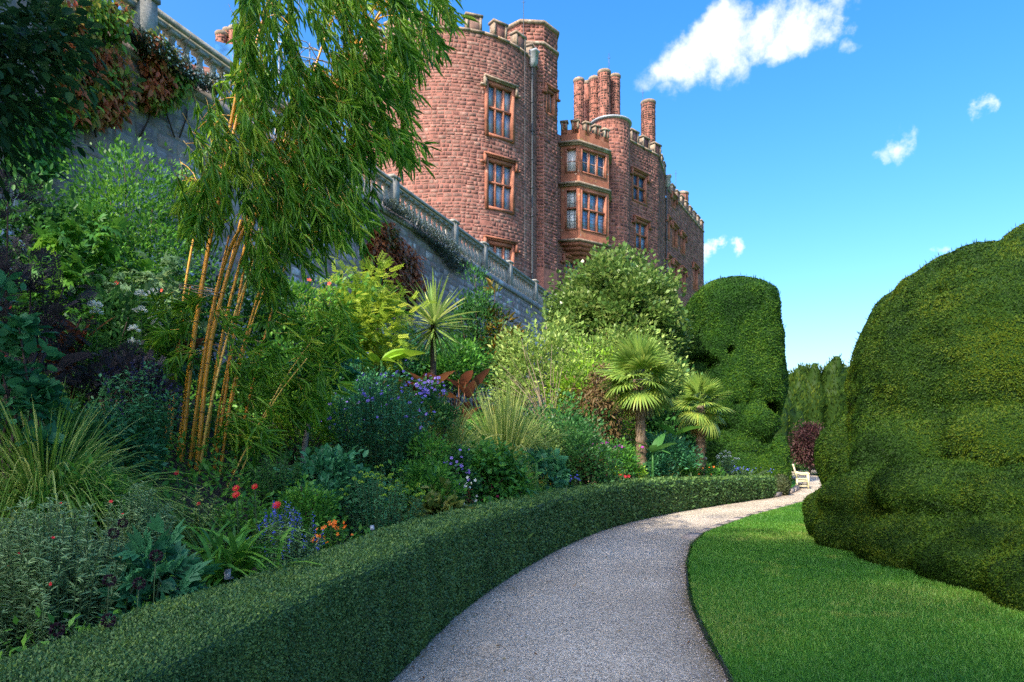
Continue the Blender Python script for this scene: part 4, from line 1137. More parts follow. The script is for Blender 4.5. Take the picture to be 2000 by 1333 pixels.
# ------------------------------------------------------------------ plants
GR = {
 'deep': [(.008, .030, .012), (.015, .060, .020), (.030, .095, .028), (.055, .14, .040)],
 'mid': [(.012, .050, .014), (.026, .095, .018), (.050, .14, .022), (.09, .19, .03)],
 'blue': [(.010, .045, .032), (.020, .085, .050), (.035, .125, .070), (.07, .18, .10)],
 'lime': [(.035, .09, .012), (.08, .17, .018), (.14, .24, .025), (.24, .33, .05)],
 'yellow': [(.05, .10, .012), (.10, .16, .02), (.16, .21, .03), (.24, .27, .05)],
 'grey': [(.03, .07, .045), (.06, .12, .075), (.10, .17, .10), (.17, .24, .15)],
 'sage': [(.05, .09, .03), (.09, .15, .045), (.15, .21, .07), (.25, .29, .12)],
 'purple': [(.008, .010, .014), (.016, .015, .026), (.030, .026, .042), (.075, .062, .09)],
 'olive': [(.02, .04, .012), (.045, .07, .018), (.08, .10, .028), (.13, .13, .045)],
 'bronze': [(.020, .012, .014), (.05, .022, .018), (.10, .04, .022), (.05, .05, .025)],
 'rust': [(.03, .04, .010), (.06, .07, .013), (.12, .08, .016), (.20, .10, .018)],
 'creeper': [(.025, .08, .013), (.07, .14, .018), (.15, .055, .022), (.20, .05, .028)],
 'creeper_red': [(.025, .07, .015), (.08, .04, .02), (.14, .045, .022), (.18, .07, .03)],
 'brown': [(.035, .024, .013), (.06, .042, .022), (.09, .065, .036), (.13, .10, .055)],
 'magnolia': [(.020, .050, .014), (.042, .085, .024), (.075, .12, .038), (.16, .19, .09)],
 'bamboo': [(.016, .062, .008), (.038, .115, .012), (.085, .165, .018), (.17, .22, .03)],
 'miscanthus': [(.025, .07, .014), (.055, .12, .022), (.10, .17, .04), (.22, .25, .10)],
 'palegrass': [(.05, .10, .028), (.10, .15, .045), (.17, .21, .08), (.28, .28, .13)],
 'palm': [(.03, .07, .018), (.06, .115, .028), (.10, .155, .04), (.20, .21, .05)],
 'conifer': [(.006, .016, .004), (.013, .030, .006), (.024, .046, .008), (.045, .066, .012)],
 'maple': [(.016, .008, .012), (.030, .013, .018), (.050, .022, .028), (.075, .038, .042)],
 'dark': [(.004, .014, .008), (.008, .026, .012), (.014, .04, .018), (.03, .06, .03)],
}
def lm(k, rough=.45, trans=.30): return leaf(k, [tuple(min(.6, x * k_) for x, k_ in zip(c, (2.25, 2.2, 1.6))) for c in GR[k]], rough, trans, spec=.1 if k in ('conifer', 'dark') else .3)
def petal(name, c, c2=None): return leaf('petal_' + name, [tuple(x * .6 for x in c), c, c2 or c], .5, .25)
PET = {'red': petal('red', (.50, .012, .02), (.62, .03, .03)), 'blue': petal('blue', (.07, .09, .55), (.16, .18, .75)), 'violet': petal('violet', (.22, .13, .58), (.42, .30, .78)),
       'white': petal('white', (.75, .78, .70)), 'orange': petal('orange', (.75, .12, .015), (.85, .28, .02)), 'yellow': petal('yellow', (.80, .45, .02), (.85, .6, .05)),
       'pink': petal('pink', (.55, .03, .15), (.7, .06, .22)), 'black': petal('black', (.025, .008, .018)), 'salmon': petal('salmon', (.6, .10, .05)), 'magenta': petal('magenta', (.35, .02, .35))}
m_stem = plain('green_stem', (.035, .075, .02), .6, .3, 15)
m_twig = plain('twig', (.22, .17, .11), .8, .3, 15)
m_dtwig = plain('dark_twig', (.06, .035, .03), .8, .3, 15)
UPV = np.array([0, 0, 1.])

def clear_hedge(px, d, m):
    for _ in range(60):
        x = (px - CX) * d / FPX; j = np.argmin((HB[:, 0] - x) ** 2 + (HB[:, 1] - d) ** 2)
        if d > 21.5 or (x - HB[j, 0]) * HBL[j, 0] + (d - HB[j, 1]) * HBL[j, 1] > m: return d
        d *= 1.02
    return d
def site(px, ytop, d, wpx, zb=None):
    if zb is None: d = clear_hedge(px, d, .66 + min(.35, .5 * wpx * d / FPX / 2))
    x = (px - CX) * d / FPX; z0 = float(bed_z(x, d)) if zb is None else zb
    return np.array([x, d, z0]), EYE + (HY - ytop) * d / FPX - z0, wpx * d / FPX / 2

def flowers(g, c, ax, r, n=5, w=.8):
    ax = nrm(ax); a = nrm(np.cross(ax, rand3(len(c)))); b_ = np.cross(ax, a)
    for i in range(n):
        t = 2 * math.pi * i / n
        leaves(g, c, a * math.cos(t) + b_ * math.sin(t) + ax * .35, ax, r, np.asarray(r) * w, 'diamond', np.clip(.5 + .5 * rng.random(len(c)), 0, 1))

def shrub(name, label, cat, px, ytop, d, wpx, mat, n=3000, L=.07, asp=.5, shape='oval', clumps=60, flat=.5, ry=None, twigs=10, fl=None, group=None, zb=None, droop=0.0, skirt=.45, tw=None, spiky=0.0, hmax=None, tight=False):
    loc, h, rx = site(px, ytop, d, wpx, zb)
    d = loc[1]; ry = ry or rx; th = thing(name, label, cat, loc, group); ex = 0
    if hmax: ex = max(0, h - hmax); loc = loc + [0, 0, ex]; h = min(h, hmax)
    # clump centres fill an uneven dome
    u = rand3(clumps); u[:, 2] = np.abs(u[:, 2]) * 1.0 - rng.random(clumps) * skirt
    rad = .55 + .42 * rng.random(clumps) ** .6
    rad *= .82 + .36 * vnoise(u * 1.7 + px, 1.0, 7)
    if tight: rad = (.74 + .22 * rng.random(clumps)) * (.93 + .14 * vnoise(u * 2.5 + px, 1.0, 7))
    cc = u * rad[:, None] * [rx, ry, h * .52]; cc[:, 2] += h * .46
    if tight: cc[:, 2] = u[:, 2] * rad * 1.08 * rx + h - 1.1 * rx
    rc = .30 * min(rx, h * .6) * (.7 + .6 * rng.random(clumps))
    k = rng.integers(0, clumps, n)
    off = rng.normal(size=(n, 3)) * .55
    if tight: off = np.clip(off, -.8, .8) * .75
    off[:, 2] *= .75
    rel = cc[k] + off * rc[k][:, None]
    rel[:, 2] = np.maximum(rel[:, 2], .02)
    out = nrm(nrm(off) * .6 + nrm(rel / [rx, ry, h] - [0, 0, .35]) * .8)
    dirs = nrm(out * .75 + rand3(n) * .55 + UPV * (.25 - droop + spiky))
    nors = nrm(out * .45 + UPV * .7 + rand3(n) * .45)
    Ls = L * (.6 + .7 * rng.random(n))
    tin = np.clip(.12 + .62 * rng.random(n) + .45 * (vnoise(rel * 2.2 + px, 1.0, 2) - .5), 0, 1)
    if shape == 'oval' and L / d * FPX < 14: shape = 'diamond'
    g = Geo(); leaves(g, loc + rel, dirs, nors, Ls, Ls * asp, shape, tin); g.build('foliage', mat, th, kind='stuff')
    if twigs:
        g = Geo()
        for i in range(twigs):
            c_ = cc[i % clumps]; m_ = c_ * [.45, .45, .5]
            g.tube(loc + spline([(rng.normal() * .04, rng.normal() * .04, -.1 - ex), m_ + rng.normal(size=3) * .05, c_], 6), np.linspace(.018, .006, 6) * max(1, d / 12), 5)
        g.build('stem', tw or m_dtwig, th, kind='stuff')
    if fl:
        mt, nf, r, where = fl
        sel = rng.integers(0, n, nf * 6); pts = rel[sel]
        sc = {'top': pts[:, 2] / h, 'right': pts[:, 0] / rx + .8 * pts[:, 2] / h, 'all': rng.random(len(pts)) + .4 * pts[:, 2] / h, 'front': -pts[:, 1] / ry + .6 * pts[:, 2] / h}[where]
        pts = pts[np.argsort(-sc)[:nf]]
        g = Geo(); flowers(g, loc + pts + nrm(pts) * L * .8, nrm(rand3(nf) * .5 + [-.2, -.7, .6]), r * (.7 + .6 * rng.random(nf))); g.build('blossom', mt, th, kind='stuff')
    return th

def herb(name, label, cat, px, ytop, d, wpx, mat, stems=30, per=30, L=.07, asp=.4, shape='lance', t0=.15, lean=.9, fl=None, group=None, stemmat=None, zb=None, hmax=None, spread=.35, tipr=None, up=.35):
    """leafy stems rising from one crown"""
    loc, h, rx = site(px, ytop, d, wpx, zb)
    th = thing(name, label, cat, loc, group); g = Geo(); gs = Geo(); tips, tdir = [], []; ex = 0
    if hmax: ex = max(0, h - hmax); loc = loc + [0, 0, ex]; h = min(h, hmax)
    for i in range(stems):
        a = rng.random() * 6.283; r = math.sqrt(rng.random())
        tip = np.array([math.cos(a) * r * rx * lean, math.sin(a) * r * rx * lean, h * (1 - .35 * r * r - .15 * rng.random())])
        b_ = np.array([math.cos(a) * r * rx * spread, math.sin(a) * r * rx * spread, -.05])
        c = spline([b_, b_ * .6 + tip * .4 + [0, 0, h * .12], tip], 7)
        if ex > .05: gs.tube(loc + [b_ * .8 - [0, 0, ex], b_], .006 * max(1, d / 7), 4, cap=False)
        gs.tube(loc + c, np.linspace(.005, .002, 7) * max(1, d / 7), 4, cap=False)
        t = t0 + (1 - t0) * rng.random(per); s_ = t * 6; i0 = np.minimum(s_.astype(int), 5); f = (s_ - i0)[:, None]
        p = c[i0] * (1 - f) + c[i0 + 1] * f; ax = nrm(c[i0 + 1] - c[i0])
        rad = nrm(np.cross(ax, rand3(per)))
        dirs = nrm(rad * .9 + ax * (up + .3 * rng.random((per, 1))) + rand3(per) * .4); nors = nrm(ax * .7 + UPV * .3 + rand3(per) * .5)
        Ls = L * (1.15 - .5 * t) * (.7 + .5 * rng.random(per))
        leaves(g, loc + p, dirs, nors, Ls, Ls * asp, shape, np.clip(.1 + .35 * t + .5 * rng.random(per), 0, 1))
        tips.append(tip); tdir.append(ax[-1])
    g.build('foliage', mat, th, kind='stuff'); gs.build('stem', stemmat or m_stem, th, kind='stuff')
    if fl:
        mt, nf, r, kind = fl; tips = np.array(tips); g = Geo()
        if kind == 'spike':
            for tp in tips[:nf]:
                k = 14; zz = np.linspace(-.12, .10, k) * (h * .8 if h < 1 else .9)
                leaves(g, loc + tp + np.c_[rng.normal(size=(k, 2)) * r * .3, zz], nrm(rand3(k) + [0, -.3, 0]), rand3(k), r, r * .6, 'diamond')
        elif kind == 'head':
            for tp in tips[:nf]:
                k = 40; v = rand3(k); v[:, 2] = np.abs(v[:, 2]); leaves(g, loc + tp + v * r * .6, v, rand3(k), r * .7, r * .35, 'diamond')
        else:
            sel = tips[rng.integers(0, len(tips), nf)] + rng.normal(size=(nf, 3)) * [rx * .2, rx * .2, h * .06]
            flowers(g, loc + sel, nrm(rand3(nf) * .5 + [-.1, -.7, .6]), r * (.7 + .6 * rng.random(nf)))
        g.build('blossom', mt, th, kind='stuff')
    return th

def tuft(name, label, cat, px, ytop, d, wpx, mat, n=500, W=.012, droop=.45, nseg=5, group=None, zb=None, hmax=None, spread=.12, outw=.6):
    loc, h, rx = site(px, ytop, d, wpx, zb)
    th = thing(name, label, cat, loc, group)
    if hmax: h = min(h, hmax) if h < hmax * 1.25 else h
    a = rng.random(n) * 6.283; k = rng.random(n)
    base = loc + np.c_[np.cos(a) * rx * spread * k, np.sin(a) * rx * spread * k, np.full(n, -.03)]
    dirs = nrm(np.c_[np.cos(a) * outw * (k + .15) * rx / h * 1.6, np.sin(a) * outw * (k + .15) * rx / h * 1.6, np.ones(n)] + rng.normal(size=(n, 3)) * .10)
    Ls = h * (.75 + .45 * rng.random(n)) * (1.05 + .2 * k)
    g = Geo(); ribbons(g, base, dirs, Ls, W * (.7 + .6 * rng.random(n)), droop * (.3 + k) * (.6 + .8 * rng.random(n)), nseg, None, .8); g.build('foliage', mat, th, kind='stuff')
    return th

def big_leaf(L, W, droop, nseg=8, fold=.25, wave=.0, torn=False, tip=1.6):
    """one broad blade on a stalk, folded along its midrib, local x outward"""
    g = Geo(); t = np.linspace(0, 1, nseg + 1); x = L * (t - .25 * droop * t * t); z = -droop * L * t ** 2.2
    w = W * .5 * np.sin(np.clip(t, 0, 1) ** .75 * math.pi) ** .8 * (1 if not torn else 1); w[0] = W * .03; w[-1] = .0
    V = []
    for i in range(nseg + 1):
        wv = wave * math.sin(i * 2.3)
        V += [(x[i], -w[i], z[i] + fold * w[i] + wv * w[i]), (x[i], 0, z[i]), (x[i], w[i], z[i] + fold * w[i] - wv * w[i])]
    q = [(3 * i + j, 3 * i + j + 1, 3 * i + j + 4, 3 * i + j + 3) for i in range(nseg) for j in (0, 1)]
    g.add(V, q, tint=np.repeat(.35 + .4 * rng.random(), len(V))); return g
def leaf_mesh(name, g, mat, tint=None):
    me = g.mesh(name); me.materials.append(mat); me.polygons.foreach_set('use_smooth', [True] * len(me.polygons)); return me
def aim(az, el, roll=0.0):
    a, e = R(az), R(el); dv = (math.cos(a) * math.cos(e), math.sin(a) * math.cos(e), math.sin(e))
    return basis(dv, (0, 0, 1)) @ Matrix.Rotation(R(roll), 3, 'X')

# ---- trees that shade the foreground and the dark bough in the top corner
def tree(name, label, base, cc, rr, n, L, mat, asp=.6, clumps=90, trunk=.25, limbs=9, group=None, shape='oval', tw=None):
    base, cc, rr = np.array(base, float), np.array(cc, float), np.array(rr, float)
    th = thing(name, label, 'tree', base, group)
    g = Geo(); tops = []
    g.tube(spline([base - [0, 0, .2], base * .6 + cc * .4 + rng.normal(size=3) * .15, cc + [0, 0, -rr[2] * .2]], 9), np.linspace(trunk, trunk * .45, 9), 9)
    for i in range(limbs):
        u = rand3(1)[0]; u[2] = abs(u[2]) * .7
        g.tube(spline([base * .45 + cc * .55, cc + u * rr * .45 - [0, 0, rr[2] * .15], cc + u * rr * .85], 6), np.linspace(trunk * .4, .02, 6), 6)
    g.build('trunk', tw or m_bark, th, smooth=True)
    v = rand3(clumps); rad = (.45 + .5 * rng.random(clumps) ** .6)[:, None] * (.8 + .4 * vnoise(v * 2 + base[0], 1, 3))[:, None]
    ccn = cc + v * rad * rr; rc = .26 * rr.mean() * (.6 + .7 * rng.random(clumps))
    k = rng.integers(0, clumps, n); o = rng.normal(size=(n, 3)) * .55
    p = ccn[k] + o * rc[k][:, None]
    out = nrm(nrm(o) * .6 + nrm((p - cc) / rr) * .7)
    Ls = L * (.6 + .7 * rng.random(n))
    g = Geo(); leaves(g, p, nrm(out + rand3(n) * .6 - UPV * .15), nrm(out * .4 + UPV * .7 + rand3(n) * .45), Ls, Ls * asp, shape, np.clip(.1 + .6 * rng.random(n) + .5 * (vnoise(p * 1.1, 1, 5) - .5), 0, 1))
    g.build('crown', mat, th, kind='stuff')
    return th
tree('broadleaf_tree', 'dark leafy bough hanging into the upper corner close by', (-4.9, 3.3, 2.9), (-4.02, 4.15, 4.32), (1.25, 1.0, 1.0), 11000, .085, lm('dark'), .5, 70, .1, 8)
tree('broadleaf_tree', 'tall spreading shade tree at the wall foot far behind the viewer', (-14.4, -13.4, 2.5), (-14.2, -13.2, 20.0), (5.6, 5.6, 6.6), 10000, .50, lm('deep'), .6, 140, .5, 12)

# ---- climbers on the wall
def on_wall(pts, off):
    d = wall_d(pts[:, 0]); return np.stack([(pts[:, 0] - CX) * d / FPX, d, EYE + (HY - pts[:, 1]) * d / FPX], 1) + np.c_[np.outer(off, WN), 0 * off]
def climber(name, label, cat, poly, n, L, mat, asp=.6, shape='oval', thick=.35, down=.7, fl=None, vines=8, holes=.35):
    pts = poly_samples(poly, n); kk = vnoise(np.c_[pts / 42, pts[:, 0] * 0], 1, 4) > holes
    pts = pts[kk]; n = len(pts); offv = .04 + thick * rng.random(n) ** 1.6
    p = on_wall(pts, offv); c = p.mean(0); th = thing(name, label, cat, (c[0], c[1], p[:, 2].min()))
    nv = np.array([*WN, 0]); Ls = L * (.6 + .7 * rng.random(n))
    tin = np.clip(.5 * rng.random(n) + .75 * vnoise(np.c_[pts / 30, pts[:, 0] * 0], 1, 9) - .1, 0, 1)
    g = Geo(); leaves(g, p, nrm(nv * .35 - UPV * down + rand3(n) * .6), nrm(nv * .8 + UPV * .5 + rand3(n) * .4), Ls, Ls * asp, shape, tin); g.build('foliage', mat, th, kind='stuff')
    if vines:
        g = Geo(); pl = np.array(poly, float); lo, hi = pl.min(0), pl.max(0)
        for i in range(vines):
            x = lo[0] + (hi[0] - lo[0]) * rng.random(); ys = np.linspace(hi[1] + 20, lo[1] + .3 * (hi[1] - lo[1]), 6); xs = x + np.cumsum(rng.normal(size=6) * 8)
            g.tube(on_wall(np.c_[xs, ys], np.full(6, .06)), np.linspace(.02, .008, 6), 5)
        g.build('stem', m_dtwig, th, kind='stuff')
    if fl:
        mt, nf, r = fl; q = poly_samples(poly, nf); pp_ = on_wall(q, thick * (.7 + .5 * rng.random(nf)))
        g = Geo(); flowers(g, pp_, nrm(nv + rand3(nf) * .4), r, 5); g.build('blossom', mt, th, kind='stuff')
    return th
climber('virginia_creeper', 'green and rust creeper hanging over the wall below the nearest balusters', 'creeper', [(95, 5), (190, -5), (245, 35), (300, 90), (345, 150), (350, 200), (300, 225), (250, 205), (200, 250), (120, 240), (85, 160)], 5200, .17, lm('creeper'), .45, 'oval', .5, .8, holes=.22)
climber('virginia_creeper', 'leafy yellow green creeper low on the wall beneath the dark bough', 'creeper', [(0, 190), (90, 180), (130, 260), (110, 340), (40, 350), (0, 330)], 1300, .15, lm('mid'), .45, 'oval', .4, .7, vines=5)
climber('virginia_creeper', 'red brown creeper patch with green edge on the middle of the wall', 'creeper', [(715, 450), (748, 430), (775, 470), (808, 500), (815, 560), (800, 600), (760, 605), (725, 570), (705, 510)], 4200, .20, lm('creeper_red'), .6, 'diamond', .4, .8, holes=.1)
m_dz = leaf('daisy_leaf', [(.02, .035, .02), (.045, .07, .035), (.08, .10, .06)], .6, .2)
for lab, poly, n, nf in (('spill of tiny white daisies over the wall under the nearest balusters', [(230, 60), (275, 80), (330, 115), (360, 150), (352, 175), (310, 150), (255, 105)], 4200, 130),
                         ('small white daisy cushion trailing below the balusters beside the bamboo', [(352, 150), (400, 152), (432, 168), (425, 185), (385, 180), (350, 168)], 1800, 70),
                         ('white daisy tuft on the wall head just below the pier past the bamboo', [(742, 388), (775, 405), (800, 425), (795, 437), (765, 425), (744, 405)], 1600, 60),
                         ('long white daisy curtain trailing down the middle of the wall', [(795, 430), (835, 448), (870, 475), (905, 510), (905, 535), (880, 530), (855, 500), (825, 470), (800, 448)], 4600, 190)):
    climber('trailing_daisy', lab, 'daisies', poly, n, .10 if n > 2000 else .09, m_dz, .35, 'diamond', .55, .2, (PET['white'], nf, .028), vines=0, holes=.0)

# ---- back row against the wall
shrub('leafy_shrub', 'tall fresh green shrub reaching up the wall below the rust creeper', 'shrub', 250, 205, 11.3, 250, lm('mid'), 16000, .08, .5, clumps=150, skirt=.8, twigs=14, spiky=.15)
shrub('leafy_shrub', 'dark green shrub under the creeper at the far end of the bed edge', 'shrub', 60, 300, 10.0, 230, lm('deep'), 4500, .11, .5, clumps=70, skirt=.8)
shrub('leafy_shrub', 'deep green shrub filling the gap behind the bamboo canes', 'shrub', 440, 470, 13.5, 230, lm('deep'), 5000, .12, .5, clumps=70, skirt=.8)
shrub('leafy_shrub', 'green shrub between bamboo foliage and the yellow feathery bush', 'shrub', 585, 500, 14.0, 190, lm('mid'), 5000, .11, .45, clumps=70, skirt=.8, fl=(PET['salmon'], 8, .05, 'front'))
shrub('feathery_bush', 'yellow green feathery bush below the hanging bamboo leaves', 'bush', 700, 470, 15.5, 190, lm('yellow', .5, .4), 2600, .26, .55, 'pinnate', clumps=60, droop=.5, skirt=.7)
shrub('leafy_shrub', 'bluish shrub at the wall foot under the red brown creeper', 'shrub', 770, 585, 19, 150, lm('blue'), 3200, .16, .5, clumps=50, skirt=.8)
shrub('evergreen_shrub', 'dense dark evergreen shrub climbing to the balustrade', 'shrub', 930, 512, 26, 150, lm('deep'), 8500, .17, .42, clumps=100, skirt=.9)
shrub('magnolia_shrub', 'rust and green leaved magnolia beside the dark evergreen shrub', 'shrub', 985, 525, 25.5, 75, lm('rust'), 1800, .30, .32, 'lance', clumps=40, skirt=.9, spiky=.4)
shrub('magnolia_shrub', 'big rounded pale green magnolia in front of the castle wall', 'shrub', 1203, 482, 25.5, 250, lm('magnolia', .3), 26000, .17, .75, clumps=330, skirt=.75, twigs=20, tight=True)
shrub('leafy_shrub', 'wild straggly green shrub below the end of the balustrade', 'shrub', 1065, 590, 22, 210, lm('sage'), 8000, .16, .45, clumps=90, skirt=.8, twigs=26, tw=m_twig)
shrub('leafy_shrub', 'yellowing shrub right below the big magnolia', 'shrub', 1150, 640, 21, 170, lm('lime'), 5000, .15, .4, clumps=70, skirt=.7, tw=m_twig)
shrub('withered_shrub', 'withered brown shrub between straggly bush and larger palm', 'shrub', 1160, 690, 19.0, 120, lm('brown'), 3000, .15, .35, 'lance', clumps=50, droop=.7, twigs=30, tw=m_twig)
shrub('leafy_shrub', 'shaded green shrub closing the bed behind the two palms', 'shrub', 1290, 660, 24.0, 150, lm('deep'), 4500, .18, .5, clumps=70, skirt=.9)
shrub('leafy_shrub', 'pale leafy shrub closing the gap under the big magnolia', 'shrub', 1215, 622, 23.2, 220, lm('sage'), 7000, .16, .5, clumps=90, skirt=.9, hmax=3.2)
# bare arching twigs through the straggly shrub
loc, h, rx = site(1075, 640, 20, 190); tw = thing('bare_branches', 'pale bare twigs arching over the pale grass clumps', 'branches', loc); g = Geo()
for i in range(34):
    a = rng.uniform(-.75, .9); L_ = h * rng.uniform(.6, 1.0)
    g.tube(loc + spline([(rng.normal() * .3, rng.normal() * .3, 0), (math.sin(a) * L_ * .35, rng.normal() * .3, L_ * .55), (math.sin(a) * L_ * .8, rng.normal() * .5, L_ * (.95 - .4 * abs(a)))], 7), np.linspace(.022, .007, 7), 4, cap=False)
g.build('twig', m_twig, tw, kind='stuff')

# ---- bamboo
bam = thing('golden_bamboo', 'tall golden stemmed bamboo leaning over the border with hanging leaves', 'bamboo', (-3.75, 8.0, float(bed_z(-3.75, 8))))
m, n, l, b, out = newmat('bamboo_cane'); m_cane = m
a = n.new('ShaderNodeAttribute'); a.attribute_name = 'tint'
r = ramp(n, [(0, (.50, .18, .015)), (.5, (.70, .34, .03)), (.85, (.72, .48, .12)), (1, (.16, .08, .02))]); l.new(a.outputs['Fac'], r.inputs[0])
t = noise(n, l, 30, 3); c = mixc(n, l, .35, r.outputs[0], t.outputs['Color'], 'OVERLAY'); l.new(c, b.inputs['Base Color']); b.inputs['Roughness'].default_value = .32
def cane(pp_, r0, r1, tint):
    pts = np.array([P(x, y, d) for x, y, d in pp_]); c = spline(pts, 60); s_ = np.concatenate([[0], np.cumsum(np.linalg.norm(np.diff(c, axis=0), axis=1))])
    r0, r1 = r0 * .88, r1 * .9; g = Geo(); rad = np.linspace(r0, r1, 60); g.tube(c, rad, 8, tint)
    o = g.build('cane', m_cane, bam, smooth=True)
    g = Geo(); k = .15
    while k < s_[-1]:
        i = min(np.searchsorted(s_, k), 58); ax = nrm(c[i + 1] - c[i]); g.tube([c[i] - ax * .008, c[i], c[i] + ax * .008], [rad[i] * 1.02, rad[i] * 1.22, rad[i] * 1.02], 8, .98); k += rng.uniform(.24, .34)
    g.build('node_ring', m_cane, o, kind='stuff')
    return c
canes = [cane(*x) for x in (
    ([(342, 945, 8.0), (372, 700, 8.05), (425, 380, 8.1), (475, 120, 8.0), (520, -90, 8.0)], .030, .017, .45),
    ([(350, 950, 7.8), (382, 640, 7.9), (440, 330, 8.0), (500, 90, 8.1), (560, -120, 8.1)], .032, .016, .35),
    ([(368, 955, 8.1), (400, 690, 8.2), (452, 480, 8.3), (560, 310, 8.3), (700, 90, 8.2), (800, -60, 8.1)], .032, .016, .5),
    ([(380, 950, 7.7), (425, 610, 7.8), (490, 420, 7.9), (610, 250, 8.0), (690, 100, 8.0)], .034, .016, .3),
    ([(392, 955, 8.3), (430, 680, 8.4), (500, 420, 8.5), (570, 260, 8.5), (640, 60, 8.6)], .028, .015, .55),
    ([(412, 960, 7.9), (448, 720, 8.0), (478, 520, 8.1), (520, 350, 8.2), (610, 180, 8.3)], .026, .013, .25),
    ([(425, 965, 7.8), (455, 760, 7.9), (510, 560, 8.0), (560, 420, 8.0), (640, 330, 8.0)], .022, .010, .4),
    ([(446, 965, 8.0), (482, 800, 8.0), (545, 560, 8.1), (590, 420, 8.2)], .022, .010, .2),
    ([(326, 940, 8.2), (340, 780, 8.3), (362, 560, 8.4), (395, 380, 8.5)], .024, .014, .6),
    ([(312, 930, 8.0), (322, 860, 8.0), (345, 700, 8.2), (372, 560, 8.3)], .016, .010, .3),
    ([(436, 970, 7.5), (495, 850, 7.45), (560, 735, 7.4), (640, 625, 7.3)], .013, .006, .85),
    ([(455, 968, 7.4), (505, 840, 7.4), (545, 770, 7.3), (600, 700, 7.2)], .012, .006, .8),
    ([(372, 945, 8.5), (385, 800, 8.5), (430, 600, 8.6), (470, 430, 8.7)], .026, .013, .5),
    ([(405, 955, 8.2), (432, 780, 8.2), (470, 600, 8.3), (515, 440, 8.4)], .018, .010, .45),
    ([(365, 950, 7.7), (383, 800, 7.7), (412, 620, 7.8), (448, 460, 7.9)], .020, .012, .25),
    ([(420, 960, 8.3), (455, 780, 8.3), (500, 610, 8.4), (560, 460, 8.5)], .016, .009, .6),
    ([(385, 950, 7.6), (410, 800, 7.6), (450, 640, 7.7), (500, 500, 7.8)], .020, .012, .7))]
g = Geo()
for z_, sc_ in ((565, 1.0), (570, 1.0)):
    ring = [P(395 + 45 * math.cos(t_), z_ + 8 * math.cos(t_) + 4 * math.sin(t_), 8.05 - .38 * math.sin(t_)) for t_ in np.linspace(0, 6.283, 20)]; g.tube(ring, .006, 4)
g.build('tie_rope', m_twig, bam)
allc = np.vstack(canes[:10])
gl, gb = Geo(), Geo()
zones = [([(470, -40), (560, -40), (585, 110), (575, 190), (490, 240), (440, 200), (462, 90)], 105, (.15, -.9)),
         ([(560, -40), (880, -40), (890, 30), (850, 120), (800, 190), (700, 170), (620, 120)], 170, (.55, -.8)),
         ([(380, 230), (480, 200), (600, 210), (640, 330), (620, 450), (520, 490), (430, 400), (385, 330)], 150, (.3, -.95)),
         ([(560, 150), (760, 150), (800, 210), (830, 290), (815, 325), (740, 320), (640, 350), (580, 280)], 185, (.6, -.8)),
         ([(520, 320), (700, 330), (740, 380), (700, 480), (640, 490), (600, 540), (540, 500), (500, 420)], 130, (.45, -.9)),
         ([(470, 450), (540, 480), (560, 570), (510, 600), (480, 540)], 40, (.3, -.9)),
         ([(335, 380), (430, 340), (440, 470), (370, 470)], 40, (-.1, -.9)),
         ([(440, 640), (560, 640), (680, 600), (700, 700), (640, 800), (560, 860), (480, 800), (440, 720)], 80, (.3, -.35)),
         ([(300, 560), (380, 600), (350, 760), (290, 700)], 26, (-.3, -.3)), ([(440, 800), (520, 860), (500, 930), (450, 900)], 22, (.3, -.4))]
for poly, ns_, (sx, sz_) in zones:
    pts = poly_samples(poly, ns_)
    low = poly[0][1] > 550
    for x, y in pts:
        d = rng.uniform(7.0, 9.1) if not low else rng.uniform(7.1, 8.3)
        c = P(x, y, d); k = int(rng.integers(12, 22))
        main = nrm(np.array([sx, rng.normal() * .5, sz_]) + rng.normal(size=3) * .25)
        ln = rng.uniform(.22, .5)
        t_ = np.sort(rng.random(k))
        stem0 = c - main * ln * .6 + [0, 0, .12]
        pc = stem0 + np.outer(t_, main * ln) + np.outer(t_ ** 2, [0, 0, -.06])
        dirs = nrm(main * .55 + rand3(k) * .62 + np.array([sx * .35, 0, sz_ * .45 if not low else -.12]))
        Ls = rng.uniform(.13, .25, k)
        leaves(gl, pc, dirs, nrm(rand3(k) * .7 + [0, -.5, .8]), Ls, Ls * .115, 'lance', np.clip(.15 + .55 * rng.random(k) + rng.normal() * .16, 0, 1))
        gb.tube(np.vstack([stem0 - main * .05, stem0, stem0 + main * ln * .4]), [.003, .0025, .0015], 3, .75, cap=False)
        if rng.random() < .35 and not low:
            dd = allc - stem0; j = np.argmin(np.linalg.norm(dd * [1, .6, 1], axis=1) + np.where(dd[:, 2] > .1, .6, 0))
            gb.tube(spline([allc[j], (allc[j] + stem0) / 2 + [0, 0, .10], stem0], 5), np.linspace(.007, .004, 5), 4, .6, cap=False)
gl.build('foliage', lm('bamboo', .4, .35), bam, kind='stuff'); gb.build('branchlet', m_cane, bam, kind='stuff')

